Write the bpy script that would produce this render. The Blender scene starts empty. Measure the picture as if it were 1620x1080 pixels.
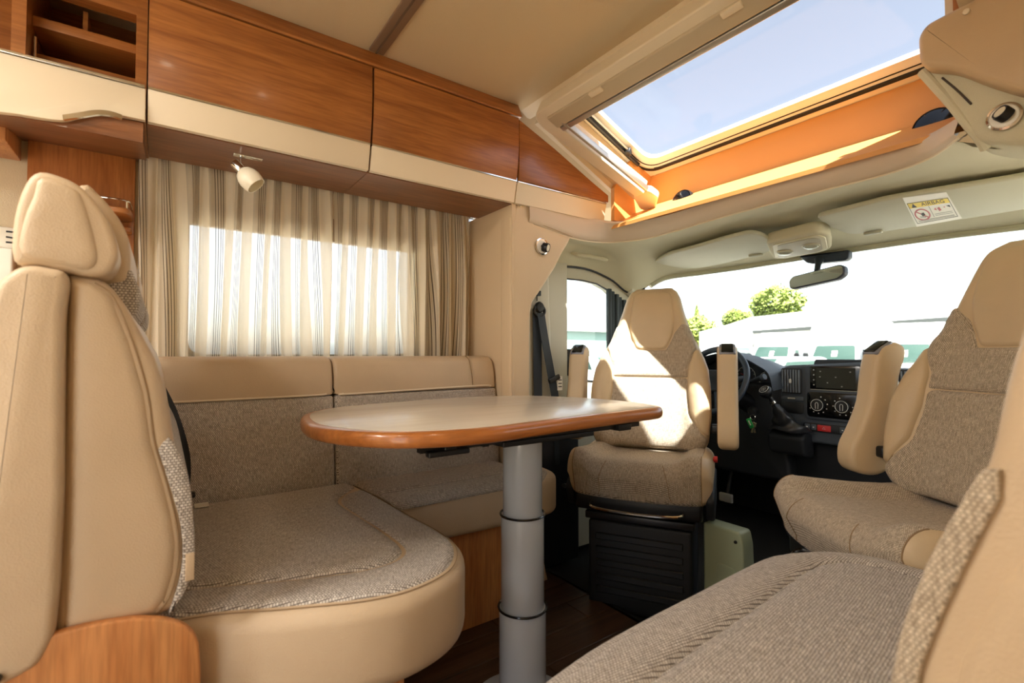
import bpy, bmesh, math, random
import numpy as np
from mathutils import Vector, Matrix
from mathutils.geometry import delaunay_2d_cdt
random.seed(7)
R = math.radians
sc = bpy.context.scene
C = sc.collection
# ---------------------------------------------------------------- camera, world, sun, exposure
cam_d = bpy.data.cameras.new('camera'); cam = bpy.data.objects.new('camera', cam_d); C.objects.link(cam)
cam.location = (0, 0, 0.95)
cam_d.lens = 775 / 1620 * 36; cam_d.sensor_width = 36; cam_d.clip_start = 0.02
cam_d.dof.use_dof = True; cam_d.dof.focus_distance = 1.9; cam_d.dof.aperture_fstop = 4.0
_th, _pi = R(54.5), math.atan(20 / 775)
cam.rotation_euler = Vector((math.cos(_th) * math.cos(_pi), math.sin(_th) * math.cos(_pi), math.sin(_pi))).to_track_quat('-Z', 'Y').to_euler()
sc.camera = cam
w = bpy.data.worlds.new('world'); sc.world = w; w.use_nodes = True
nt = w.node_tree; bg = nt.nodes['Background']
sky = nt.nodes.new('ShaderNodeTexSky'); sky.sky_type = 'NISHITA'; sky.sun_disc = False
sky.sun_elevation = R(50); sky.sun_rotation = R(-172); sky.air_density = 1.0; sky.dust_density = 2.5; sky.ozone_density = 1.0
_g = nt.nodes.new('ShaderNodeHueSaturation'); _g.inputs['Saturation'].default_value = 0.4
nt.links.new(sky.outputs[0], _g.inputs['Color']); nt.links.new(_g.outputs[0], bg.inputs[0]); bg.inputs[1].default_value = 0.55
SUN = Vector((0.20, 0.63, -1.0))
sd = bpy.data.lights.new('sun', 'SUN'); sd.energy = 44; sd.angle = R(0.6); sd.color = (1, .93, .82)
so = bpy.data.objects.new('sun', sd); C.objects.link(so); so.rotation_euler = SUN.to_track_quat('-Z', 'Y').to_euler()
sc.view_settings.view_transform = 'Standard'; sc.view_settings.look = 'None'
sc.view_settings.gamma = 1; sc.view_settings.use_curve_mapping = False
sc.view_settings.exposure = 0.0
sc.cycles.max_bounces = 10; sc.cycles.diffuse_bounces = 6; sc.cycles.transparent_max_bounces = 24
sc.cycles.caustics_reflective = False; sc.cycles.caustics_refractive = False
sc.cycles.sample_clamp_indirect = 6

# ---------------------------------------------------------------- materials
def lin(c):
    return tuple(((x / 255) / 12.92 if x / 255 <= .04045 else ((x / 255 + .055) / 1.055) ** 2.4) for x in c[:3]) + (1,)
def mk(name):
    m = bpy.data.materials.new(name); m.use_nodes = True
    return m, m.node_tree, m.node_tree.nodes['Principled BSDF']
def plain(name, c, rough=.5, metal=0, spec=.5, bump=None, coat=0):
    m, t, p = mk(name)
    p.inputs['Base Color'].default_value = lin(c); p.inputs['Roughness'].default_value = rough
    p.inputs['Metallic'].default_value = metal; p.inputs['Specular IOR Level'].default_value = spec
    p.inputs['Coat Weight'].default_value = coat
    if bump:
        tc = t.nodes.new('ShaderNodeTexCoord'); n = t.nodes.new('ShaderNodeTexNoise'); n.inputs['Scale'].default_value = bump[0]
        n.inputs['Detail'].default_value = 3
        b = t.nodes.new('ShaderNodeBump'); b.inputs['Strength'].default_value = bump[1]; b.inputs['Distance'].default_value = .002
        t.links.new(tc.outputs['Object'], n.inputs['Vector']); t.links.new(n.outputs['Fac'], b.inputs['Height']); t.links.new(b.outputs[0], p.inputs['Normal'])
    return m
def leather(name, c, scale=420, strength=.35):
    m, t, p = mk(name)
    tc = t.nodes.new('ShaderNodeTexCoord')
    v = t.nodes.new('ShaderNodeTexVoronoi'); v.inputs['Scale'].default_value = scale; v.feature = 'SMOOTH_F1'
    n = t.nodes.new('ShaderNodeTexNoise'); n.inputs['Scale'].default_value = 9; n.inputs['Detail'].default_value = 3
    b = t.nodes.new('ShaderNodeBump'); b.inputs['Strength'].default_value = strength; b.inputs['Distance'].default_value = .0012
    b2 = t.nodes.new('ShaderNodeBump'); b2.inputs['Strength'].default_value = .25; b2.inputs['Distance'].default_value = .01
    t.links.new(tc.outputs['Object'], v.inputs['Vector']); t.links.new(tc.outputs['Object'], n.inputs['Vector'])
    t.links.new(n.outputs['Fac'], b2.inputs['Height']); t.links.new(b2.outputs[0], b.inputs['Normal'])
    t.links.new(v.outputs['Distance'], b.inputs['Height']); t.links.new(b.outputs[0], p.inputs['Normal'])
    mx = t.nodes.new('ShaderNodeMix'); mx.data_type = 'RGBA'
    mx.inputs['A'].default_value = lin([x * .95 for x in c]); mx.inputs['B'].default_value = lin([min(255, x * 1.03) for x in c])
    t.links.new(n.outputs['Fac'], mx.inputs['Factor']); t.links.new(mx.outputs['Result'], p.inputs['Base Color'])
    p.inputs['Roughness'].default_value = .46; p.inputs['Specular IOR Level'].default_value = .45
    return m
def wood(name, c1, c2, axis='X', rough=.32, scale=1.0, coat=.15):
    """straight streaky grain running along one axis"""
    m, t, p = mk(name)
    tc = t.nodes.new('ShaderNodeTexCoord'); mp = t.nodes.new('ShaderNodeMapping')
    s = {'X': (1.1, 16, 16), 'Y': (16, 1.1, 16), 'Z': (16, 16, 1.1)}[axis]
    mp.inputs['Scale'].default_value = [q * scale for q in s]
    n = t.nodes.new('ShaderNodeTexNoise'); n.inputs['Scale'].default_value = 1.6; n.inputs['Detail'].default_value = 8; n.inputs['Roughness'].default_value = .62
    n.inputs['Distortion'].default_value = .5
    mp2 = t.nodes.new('ShaderNodeMapping'); mp2.inputs['Scale'].default_value = [q * scale * 9 for q in s]
    n2 = t.nodes.new('ShaderNodeTexNoise'); n2.inputs['Scale'].default_value = 1.2; n2.inputs['Detail'].default_value = 3
    cr = t.nodes.new('ShaderNodeValToRGB'); e = cr.color_ramp.elements
    e[0].position = .28; e[0].color = lin(c2); e[1].position = .68; e[1].color = lin(c1)
    mx = t.nodes.new('ShaderNodeMix'); mx.data_type = 'RGBA'; mx.blend_type = 'MULTIPLY'; mx.inputs['Factor'].default_value = .45
    cr2 = t.nodes.new('ShaderNodeValToRGB'); e = cr2.color_ramp.elements
    e[0].position = .35; e[0].color = (.55, .5, .45, 1) if c1[2] < 150 else (.9, .88, .86, 1); e[1].position = .6; e[1].color = (1, 1, 1, 1)
    L = t.links.new
    L(tc.outputs['Object'], mp.inputs[0]); L(mp.outputs[0], n.inputs['Vector']); L(n.outputs['Fac'], cr.inputs[0])
    L(tc.outputs['Object'], mp2.inputs[0]); L(mp2.outputs[0], n2.inputs['Vector']); L(n2.outputs['Fac'], cr2.inputs[0])
    L(cr.outputs[0], mx.inputs['A']); L(cr2.outputs[0], mx.inputs['B']); L(mx.outputs['Result'], p.inputs['Base Color'])
    p.inputs['Roughness'].default_value = rough; p.inputs['Coat Weight'].default_value = coat; p.inputs['Coat Roughness'].default_value = .12
    return m
def weave(name, ca, cb, cm, bw=.0052, rh=.0042, strength=.6):
    """woven upholstery, in metres on the UV map"""
    m, t, p = mk(name); L = t.links.new
    uv = t.nodes.new('ShaderNodeTexCoord'); mp = t.nodes.new('ShaderNodeMapping'); mp.inputs['Scale'].default_value = (1 / bw, 1 / bw, 1)
    nz = t.nodes.new('ShaderNodeTexNoise'); nz.inputs['Scale'].default_value = 14; nz.inputs['Detail'].default_value = 2
    va = t.nodes.new('ShaderNodeVectorMath'); va.operation = 'MULTIPLY_ADD'; va.inputs[1].default_value = (.006, .006, 0)
    L(uv.outputs['UV'], nz.inputs['Vector']); L(nz.outputs['Color'], va.inputs[0]); L(uv.outputs['UV'], va.inputs[2]); L(va.outputs[0], mp.inputs[0])
    b = t.nodes.new('ShaderNodeTexBrick'); b.offset = .5; b.inputs['Scale'].default_value = 1
    b.inputs['Brick Width'].default_value = 1; b.inputs['Row Height'].default_value = rh / bw; b.inputs['Mortar Size'].default_value = .15; b.inputs['Mortar Smooth'].default_value = .6
    b.inputs['Color1'].default_value = lin(ca); b.inputs['Color2'].default_value = lin(cb); b.inputs['Mortar'].default_value = lin(cm); b.inputs['Bias'].default_value = -.1
    L(mp.outputs[0], b.inputs['Vector'])
    sm = t.nodes.new('ShaderNodeMapping'); sm.inputs['Scale'].default_value = (420, 55, 1)
    n2 = t.nodes.new('ShaderNodeTexNoise'); n2.inputs['Scale'].default_value = 1; n2.inputs['Detail'].default_value = 2
    L(uv.outputs['UV'], sm.inputs[0]); L(sm.outputs[0], n2.inputs['Vector'])
    cr = t.nodes.new('ShaderNodeValToRGB'); e = cr.color_ramp.elements; e[0].position = .34; e[0].color = (.54, .51, .49, 1); e[1].position = .66; e[1].color = (1.1, 1.1, 1.1, 1)
    L(n2.outputs['Fac'], cr.inputs[0])
    mx = t.nodes.new('ShaderNodeMix'); mx.data_type = 'RGBA'; mx.blend_type = 'MULTIPLY'; mx.inputs['Factor'].default_value = .7
    L(b.outputs['Color'], mx.inputs['A']); L(cr.outputs[0], mx.inputs['B']); L(mx.outputs['Result'], p.inputs['Base Color'])
    bp = t.nodes.new('ShaderNodeBump'); bp.inputs['Strength'].default_value = strength; bp.inputs['Distance'].default_value = .0015; bp.invert = True
    L(b.outputs['Fac'], bp.inputs['Height']); L(bp.outputs[0], p.inputs['Normal'])
    p.inputs['Roughness'].default_value = .85; p.inputs['Specular IOR Level'].default_value = .2; p.inputs['Sheen Weight'].default_value = .15
    return m
def glass(name, tint, gloss=.06):
    m, t, p = mk(name); L = t.links.new
    tr = t.nodes.new('ShaderNodeBsdfTransparent'); tr.inputs[0].default_value = (*tint, 1)
    gl = t.nodes.new('ShaderNodeBsdfGlossy'); gl.inputs['Roughness'].default_value = .02
    mx = t.nodes.new('ShaderNodeMixShader'); mx.inputs[0].default_value = gloss
    L(tr.outputs[0], mx.inputs[1]); L(gl.outputs[0], mx.inputs[2]); L(mx.outputs[0], t.nodes['Material Output'].inputs[0])
    return m
def curtain_mat():
    m, t, p = mk('striped voile'); L = t.links.new
    uv = t.nodes.new('ShaderNodeTexCoord'); sx = t.nodes.new('ShaderNodeSeparateXYZ'); L(uv.outputs['UV'], sx.inputs[0])
    def M(op, a, b=None, c=None):
        n = t.nodes.new('ShaderNodeMath'); n.operation = op
        for i, q in enumerate((a, b, c)):
            if q is None: continue
            if isinstance(q, (int, float)): n.inputs[i].default_value = q
            else: L(q, n.inputs[i])
        return n.outputs[0]
    u = sx.outputs[0]; v = sx.outputs[1]
    band = M('LESS_THAN', M('FRACT', M('DIVIDE', u, .086)), .42)
    lines = M('LESS_THAN', M('FRACT', M('DIVIDE', u, .0078)), .26)
    zone = M('GREATER_THAN', M('FRACT', M('ADD', M('DIVIDE', u, .086), .03)), .62)
    dark = M('MULTIPLY', M('MULTIPLY', lines, zone), M('SUBTRACT', 1, band))
    hem = M('GREATER_THAN', v, .622)
    fine = M('MULTIPLY', M('LESS_THAN', M('FRACT', M('DIVIDE', u, .004)), .35), .12)
    op = M('ADD', M('MULTIPLY', band, .33), M('ADD', fine, .54)); op = M('ADD', op, M('MULTIPLY', dark, .38)); op = M('MINIMUM', M('ADD', op, M('MULTIPLY', hem, .25)), .93)
    col = t.nodes.new('ShaderNodeMix'); col.data_type = 'RGBA'; col.inputs['A'].default_value = lin((240, 228, 204)); col.inputs['B'].default_value = lin((92, 82, 74)); L(dark, col.inputs['Factor'])
    df = t.nodes.new('ShaderNodeBsdfDiffuse'); tl = t.nodes.new('ShaderNodeBsdfTranslucent'); L(col.outputs['Result'], df.inputs[0]); L(col.outputs['Result'], tl.inputs[0])
    a = t.nodes.new('ShaderNodeMixShader'); a.inputs[0].default_value = .28; L(df.outputs[0], a.inputs[1]); L(tl.outputs[0], a.inputs[2])
    tr = t.nodes.new('ShaderNodeBsdfTransparent'); z = t.nodes.new('ShaderNodeMixShader')
    L(op, z.inputs[0]); L(tr.outputs[0], z.inputs[1]); L(a.outputs[0], z.inputs[2]); L(z.outputs[0], t.nodes['Material Output'].inputs[0])
    return m
LEATHER = leather('cream leather', (200, 177, 146))
LEATHER_W = leather('cab leather', (207, 184, 148), 500, .3)
FAB = weave('tweed fabric', (232, 226, 216), (206, 198, 186), (118, 107, 98))
FAB_F = weave('fine tweed fabric', (232, 218, 194), (206, 190, 166), (132, 118, 100), .0042, .0034)
FAB_B = weave('bench tweed fabric', (232, 222, 206), (206, 194, 178), (124, 111, 100), .0050, .0040)
WOODX = wood('cherry wood along', (178, 114, 58), (132, 76, 34), 'X')
WOODZ = wood('cherry wood upright', (186, 118, 62), (150, 86, 40), 'Z', .4)
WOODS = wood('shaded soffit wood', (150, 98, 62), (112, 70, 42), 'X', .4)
WOODL = wood('light cherry side', (218, 156, 98), (190, 120, 66), 'Z', .4)
FLOORW = wood('dark plank floor', (92, 66, 46), (48, 34, 24), 'X', .35)
EDGE = wood('table edge wood', (200, 130, 68), (172, 102, 48), 'X', .28, .5, .35)
LAM = wood('table laminate', (228, 221, 206), (221, 212, 195), 'X', .26, .5, .15)
CREAM = plain('cream laminate', (226, 210, 182), .38)
CEIL = plain('ceiling fabric', (204, 184, 148), .85, bump=(500, .5))
WALLM = plain('wall covering', (208, 192, 160), .7, bump=(300, .3))
BEIGE = plain('beige moulded trim', (214, 190, 155), .6, bump=(700, .25))
MAUVE = plain('padded lip covering', (206, 188, 164), .55, bump=(500, .2))
HEADL = plain('headliner felt', (208, 202, 174), .85, bump=(600, .6))
DOORP = plain('door plastic', (200, 196, 176), .5)
VISOR = plain('visor vinyl', (196, 194, 170), .6)
ORANGE = plain('honey board', (216, 154, 84), .5, bump=(300, .15))
CHROME = plain('chrome', (225, 222, 215), .12, 1)
ALU = plain('brushed aluminium', (190, 186, 176), .35, .8)
POLE = plain('grey lacquered metal', (190, 198, 206), .25, .05, coat=.3)
BLACK = plain('black plastic', (20, 21, 23), .4)
BLACKG = plain('gloss black plastic', (10, 10, 11), .12)
DASH = plain('dashboard plastic', (70, 77, 86), .55, bump=(600, .3))
VANE = plain('vent vane', (120, 128, 138), .4)
DASHD = plain('dark dashboard plastic', (26, 28, 32), .6)
RUBBER = plain('black rubber mat', (16, 16, 16), .8)
WEB = plain('seat belt webbing', (44, 52, 60), .6, bump=(900, .4))
WHITE = plain('white plastic', (235, 230, 215), .4)
MILK = plain('opal glass', (244, 236, 214), .25)
PAINT = plain('white vehicle paint', (235, 237, 238), .3)
TEAL = plain('green tinted glass', (50, 70, 66), .45, spec=.2)
GREYP = plain('grey paint', (104, 108, 106), .6)
TYRE = plain('tyre', (25, 25, 25), .8)
ASPH = plain('asphalt', (150, 148, 142), .9, bump=(30, .3))
LEAF = plain('foliage', (124, 140, 62), .8)
BARK = plain('bark', (90, 72, 54), .9)
REDM = plain('red plastic', (190, 40, 40), .4)
GREENM = plain('green plastic fob', (20, 160, 70), .35)
KEYM = plain('key metal', (170, 160, 130), .3, .9)
SAGE = plain('pale green painted metal', (150, 160, 132), .4)
YEL = plain('yellow print', (240, 210, 30), .5)
INK = plain('black print', (15, 15, 15), .6)
INKR = plain('red print', (180, 40, 50), .5)
GREYT = plain('grey print', (150, 150, 145), .5)
SEAM = plain('seam thread', (148, 122, 90), .8)
SEAMD = plain('dark seam', (70, 60, 52), .8)
SMOKE = plain('smoked cab blind', (34, 46, 48), .6)
SCREEN = plain('dark screen', (48, 50, 46), .12)
MIRROR = plain('mirror glass', (200, 205, 205), .03, 1)
BEZEL = plain('skylight bezel', (222, 206, 176), .5)
SEAL = plain('grey skylight frame', (232, 230, 220), .35)
FOBW = plain('dial print', (215, 215, 210), .5)
GL_CLEAR = glass('clear glass', (.93, .96, .95))
GL_SKY = glass('tinted acrylic skylight', (.70, .72, .75), .012)
GL_SIDE = glass('window acrylic', (.95, .97, .96))
VOILE = curtain_mat()

# ---------------------------------------------------------------- helpers
def wloc(o):
    v = Vector((0, 0, 0))
    while o: v += o.location; o = o.parent
    return v
LOCAL = set()
def root_of(o):
    while o.parent: o = o.parent
    return o
def finish(bm, name, mat, parent=None, smooth=True, sharp=34, label=None):
    bmesh.ops.recalc_face_normals(bm, faces=bm.faces)
    if smooth:
        for f in bm.faces: f.smooth = True
        for e in bm.edges:
            if len(e.link_faces) == 2 and e.calc_face_angle(0) > R(sharp): e.smooth = False
    me = bpy.data.meshes.new(name); bm.to_mesh(me); bm.free()
    return link(me, name, mat, parent, label)
def link(me, name, mat, parent=None, label=None):
    for m in (mat if isinstance(mat, (list, tuple)) else [mat]): me.materials.append(m)
    o = bpy.data.objects.new(name, me); C.objects.link(o)
    if parent:
        if root_of(parent) not in LOCAL: me.transform(Matrix.Translation(-wloc(parent)))
        o.parent = parent
    else:
        vs = np.empty(len(me.vertices) * 3); me.vertices.foreach_get('co', vs); vs = vs.reshape(-1, 3)
        c = Vector(((vs[:, 0].min() + vs[:, 0].max()) / 2, (vs[:, 1].min() + vs[:, 1].max()) / 2, vs[:, 2].min()))
        me.transform(Matrix.Translation(-c)); o.location = c
    if label: o['label'] = label
    return o
def thing(name, label, cat, loc=(0, 0, 0), rotz=0, group=None, local=False):
    o = bpy.data.objects.new(name, None); C.objects.link(o); o.location = loc; o.rotation_euler = (0, 0, rotz)
    o.empty_display_size = .05
    o['label'] = label; o['category'] = cat
    if group: o['group'] = group
    if local: LOCAL.add(o)
    return o
def tag(o, label, cat, group=None):
    o['label'] = label; o['category'] = cat
    if group: o['group'] = group
    return o
def struct(o): o['kind'] = 'structure'; return o
def B(): return bmesh.new()
def box(bm, x0, x1, y0, y1, z0, z1, bev=0, seg=3, M=None):
    r = bmesh.ops.create_cube(bm, size=1)
    vs = r['verts']
    for v in vs: v.co = Vector(((x0 + x1) / 2 + v.co.x * (x1 - x0), (y0 + y1) / 2 + v.co.y * (y1 - y0), (z0 + z1) / 2 + v.co.z * (z1 - z0)))
    if bev:
        es = list({e for v in vs for e in v.link_edges})
        n = bmesh.ops.bevel(bm, geom=es, offset=bev, segments=seg, affect='EDGES', profile=.5)
        vs = list({v for f in n['faces'] for v in f.verts} | {v for v in vs if v.is_valid})
    if M:
        for v in vs: v.co = M @ v.co
    return bm
def bx(name, mat, x0, x1, y0, y1, z0, z1, parent=None, bev=0, seg=3, label=None, M=None):
    return finish(box(B(), x0, x1, y0, y1, z0, z1, bev, seg, M), name, mat, parent, label=label)
def smooth_path(pts, n=6, closed=False):
    P = [Vector(p) for p in pts]; out = []; N = len(P)
    rng = range(N if closed else N - 1)
    for i in rng:
        if closed: a, b, c, d = P[i - 1], P[i], P[(i + 1) % N], P[(i + 2) % N]
        else: a, b, c, d = P[max(i - 1, 0)], P[i], P[i + 1], P[min(i + 2, N - 1)]
        for k in range(n):
            t = k / n
            out.append(.5 * ((2 * b) + (c - a) * t + (2 * a - 5 * b + 4 * c - d) * t * t + (3 * b - a - 3 * c + d) * t ** 3))
    if not closed: out.append(P[-1])
    return out
def tube(bm, pts, r, seg=10, closed=False, caps=True, flat=None):
    """flat=(w,t,normal): ribbon section"""
    P = [Vector(p) for p in pts]; N = len(P); rings = []
    ref = None
    for i, p in enumerate(P):
        if closed: d = P[(i + 1) % N] - P[i - 1]
        else: d = P[min(i + 1, N - 1)] - P[max(i - 1, 0)]
        d.normalize()
        if flat:
            n = Vector(flat[2]); s = d.cross(n).normalized(); n = s.cross(d).normalized(); a, b = s * flat[0] / 2, n * flat[1] / 2
            rings.append([bm.verts.new(p + a * x + b * y) for x, y in ((-1, -1), (1, -1), (1, 1), (-1, 1))])
        else:
            if ref is None: ref = d.orthogonal().normalized()
            ref = (ref - d * ref.dot(d)).normalized(); s = d.cross(ref)
            rr = r[i] if isinstance(r, (list, tuple)) else r
            rings.append([bm.verts.new(p + (ref * math.cos(2 * math.pi * k / seg) + s * math.sin(2 * math.pi * k / seg)) * rr) for k in range(seg)])
    S = len(rings[0])
    for i in range(N if closed else N - 1):
        A, Bq = rings[i], rings[(i + 1) % N]
        for k in range(S): bm.faces.new((A[k], A[(k + 1) % S], Bq[(k + 1) % S], Bq[k]))
    if caps and not closed: bm.faces.new(rings[0][::-1]); bm.faces.new(rings[-1])
    return bm
def tb(name, mat, pts, r, parent=None, seg=10, closed=False, flat=None, label=None):
    return finish(tube(B(), pts, r, seg, closed, flat=flat), name, mat, parent, label=label)
def frame(o, u, v):
    """matrix whose local x=u, y=v, z=u x v at o"""
    u = Vector(u).normalized(); v = Vector(v).normalized(); w_ = u.cross(v).normalized(); v = w_.cross(u)
    return Matrix(((u.x, v.x, w_.x, o[0]), (u.y, v.y, w_.y, o[1]), (u.z, v.z, w_.z, o[2]), (0, 0, 0, 1)))
def lathe(bm, prof, M, seg=24, cap=True):
    rings = []
    for r, z in prof:
        rings.append([bm.verts.new(M @ Vector((r * math.cos(2 * math.pi * k / seg), r * math.sin(2 * math.pi * k / seg), z))) for k in range(seg)])
    for A, Bq in zip(rings, rings[1:]):
        for k in range(seg): bm.faces.new((A[k], A[(k + 1) % seg], Bq[(k + 1) % seg], Bq[k]))
    if cap: bm.faces.new(rings[0][::-1]); bm.faces.new(rings[-1])
    return bm
def lt(name, mat, prof, M, parent=None, seg=24, label=None):
    return finish(lathe(B(), prof, M, seg), name, mat, parent, label=label)
def area(p): return sum(p[i - 1][0] * p[i][1] - p[i][0] * p[i - 1][1] for i in range(len(p))) / 2
def inset(poly, d):
    N = len(poly); out = []
    for i in range(N):
        a, b, c = poly[i - 1], poly[i], poly[(i + 1) % N]
        e1 = Vector((b[0] - a[0], b[1] - a[1])); e2 = Vector((c[0] - b[0], c[1] - b[1]))
        if e1.length < 1e-9 or e2.length < 1e-9: out.append(tuple(b)); continue
        e1.normalize(); e2.normalize(); n = Vector((-e1.y - e2.y, e1.x + e2.x))
        if n.length < 1e-6: n = Vector((-e1.y, e1.x))
        n.normalize(); k = max(.5, n.dot(Vector((-e1.y, e1.x))))
        out.append((b[0] + n.x * d / k, b[1] + n.y * d / k))
    return out
def rnd(poly, r, n=5):
    """round the corners of a polygon"""
    N = len(poly); out = []
    for i in range(N):
        b = Vector(poly[i][:2]); a = Vector(poly[i - 1][:2]); c = Vector(poly[(i + 1) % N][:2])
        rr = r if not isinstance(r, (list, tuple)) else r[i]
        la, lc = (a - b).length, (c - b).length; q = min(rr, la * .49, lc * .49)
        if q < 1e-5: out.append(tuple(b)); continue
        p0 = b + (a - b) / la * q; p1 = b + (c - b) / lc * q
        for k in range(n + 1):
            t = k / n; out.append(tuple(p0 * (1 - t) ** 2 + b * 2 * t * (1 - t) + p1 * t * t))
    return out
def slab(poly, M, t, r=.004, seg=3, bm=None, r2=None):
    """polygon in M's xy-plane extruded along M's z by t with rounded rims"""
    bm = bm or B(); poly = [tuple(p[:2]) for p in poly]
    if area(poly) < 0: poly = poly[::-1]
    r2 = r if r2 is None else r2; lev = []
    if r > 0:
        for k in range(seg + 1): a = math.pi / 2 * k / seg; lev.append((r * (1 - math.sin(a)), r * (1 - math.cos(a))))
    else: lev.append((0, 0))
    if r2 > 0:
        for k in range(seg + 1): a = math.pi / 2 * k / seg; lev.append((r2 * (1 - math.cos(a)), t - r2 * (1 - math.sin(a))))
    else: lev.append((0, t))
    rings = []
    for d, z in lev:
        q = inset(poly, d) if d > 1e-7 else poly
        rings.append([bm.verts.new(M @ Vector((x, y, z))) for x, y in q])
    N = len(poly)
    for A, Bq in zip(rings, rings[1:]):
        for k in range(N): bm.faces.new((A[k], A[(k + 1) % N], Bq[(k + 1) % N], Bq[k]))
    bm.faces.new(rings[0][::-1]); bm.faces.new(rings[-1])
    return bm
def sl(name, mat, poly, M, t, r=.004, parent=None, seg=3, label=None, r2=None):
    bm = slab(poly, M, t, r, seg, r2=r2)
    uv = bm.loops.layers.uv.new('UVMap'); Mi = M.inverted()
    for f in bm.faces:
        for l in f.loops:
            q = Mi @ l.vert.co; n = f.normal
            l[uv].uv = (q.x + q.z, q.y)
    return finish(bm, name, mat, parent, label=label)
XZ = lambda y: frame((0, y, 0), (1, 0, 0), (0, 0, 1))       # local z = -Y
def XZp(y):                                                  # polygons (X,Z), extrude toward +Y
    return Matrix(((1, 0, 0, 0), (0, 0, 1, y), (0, 1, 0, 0), (0, 0, 0, 1)))
def YZp(x):                                                  # polygons (Y,Z), extrude toward +X
    return Matrix(((0, 0, 1, x), (1, 0, 0, 0), (0, 1, 0, 0), (0, 0, 0, 1)))
def XYp(z): return Matrix.Translation((0, 0, z))
def resample(poly, h):
    out = []; N = len(poly)
    for i in range(N):
        a, b = Vector(poly[i][:2]), Vector(poly[(i + 1) % N][:2]); n = max(1, int((b - a).length / h + .5))
        for k in range(n): out.append(a + (b - a) * k / n)
    return out
def panel(name, mat, poly, S, parent=None, h=.02, puff=.006, edge=.014, lift=.0, sink=.003, flip=False, label=None, uvs=(1, 1), thick=0, rot=0, crown=0):
    """upholstered patch: polygon in (u,v) mapped by S(u,v) to space, puffed between its seams"""
    bd = resample(poly, h * .6); n0 = len(bd); P = np.array([(p.x, p.y) for p in bd])
    lo, hi = P.min(0), P.max(0); A, Bq = P, np.roll(P, -1, 0); D = Bq - A; L2 = (D ** 2).sum(1) + 1e-12
    def dist(q):
        t = np.clip(((q - A) * D).sum(1) / L2, 0, 1); return np.sqrt((((A + D * t[:, None]) - q) ** 2).sum(1)).min()
    def inside(q):
        x, y = q; c = (A[:, 1] > y) != (Bq[:, 1] > y)
        xx = A[:, 0] + (y - A[:, 1]) / np.where(abs(D[:, 1]) < 1e-12, 1e-12, D[:, 1]) * D[:, 0]
        return bool((c & (x < xx)).sum() % 2)
    pts = [Vector(p) for p in P]
    # graded interior: two close rings near the rim, then a grid
    for d in (edge * .3, edge * .75):
        for q in inset([tuple(p) for p in (P if area(P) > 0 else P[::-1])], d):
            qq = np.array(q)
            if inside(qq) and dist(qq) > d * .8: pts.append(Vector(q))
    nx, ny = int((hi[0] - lo[0]) / h) + 2, int((hi[1] - lo[1]) / h) + 2
    for i in range(nx):
        for j in range(ny):
            q = np.array((lo[0] + (i + .5 * (j % 2)) * h, lo[1] + j * h))
            if inside(q) and dist(q) > edge * .75 + h * .4: pts.append(Vector(q))
    r = delaunay_2d_cdt(pts, [], [list(range(n0))], 1, 1e-6)
    V, F = r[0], r[2]; e = 1e-4; co = []; dmax = max((hi - lo)) / 2
    for p in V:
        q = np.array((p.x, p.y)); d = dist(q) if crown or True else 0
        s = Vector(S(p.x, p.y)); su = Vector(S(p.x + e, p.y)) - s; sv = Vector(S(p.x, p.y + e)) - s
        n = su.cross(sv); n.normalize()
        if flip: n = -n
        k = min(1, d / edge); f = math.sqrt(max(0, 1 - (1 - k) ** 2))
        co.append(s + n * (lift - sink + (puff + sink) * f + (crown * min(1, d / .12) ** .7 if crown else 0)))
    me = bpy.data.meshes.new(name); me.from_pydata([tuple(c) for c in co], [], [tuple(f) for f in F])
    uv = me.uv_layers.new(name='UVMap'); ca, sa = math.cos(rot), math.sin(rot)
    for lp in me.loops:
        p = V[lp.vertex_index]; uv.data[lp.index].uv = (p.x * ca - p.y * sa, p.x * sa + p.y * ca)
    for pl in me.polygons: pl.use_smooth = True
    # orient outward
    return link(me, name, mat, parent, label)
def curve_pts(S, pts, lift=0, n=6, closed=False):
    out = []
    for p in smooth_path([(a, b, 0) for a, b in pts], n, closed):
        e = 1e-4; s = Vector(S(p.x, p.y)); nn = (Vector(S(p.x + e, p.y)) - s).cross(Vector(S(p.x, p.y + e)) - s).normalized()
        out.append(s + nn * lift)
    return out
def loft(rows, closed_u=False, bm=None, cap=False):
    bm = bm or B(); R_ = [[bm.verts.new(Vector(p)) for p in row] for row in rows]; n = len(R_[0])
    for A, Bq in zip(R_, R_[1:]):
        for k in range(n if closed_u else n - 1): bm.faces.new((A[k], A[(k + 1) % n], Bq[(k + 1) % n], Bq[k]))
    if cap: bm.faces.new(R_[0][::-1]); bm.faces.new(R_[-1])
    return bm
def solid(o, t, off=-1):
    m = o.modifiers.new('thickness', 'SOLIDIFY'); m.thickness = t; m.offset = off; return o
def text(name, body, mat, M, size, parent=None):
    cu = bpy.data.curves.new(name, 'FONT'); cu.body = body; cu.size = size; cu.align_x = 'CENTER'; cu.align_y = 'CENTER'; cu.extrude = .0003
    o = bpy.data.objects.new(name, cu); C.objects.link(o); dg = bpy.context.evaluated_depsgraph_get()
    me = bpy.data.meshes.new_from_object(o.evaluated_get(dg)); bpy.data.objects.remove(o)
    me.transform(M); me.name = name; me.materials.clear()
    return link(me, name, mat, parent)

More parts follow.
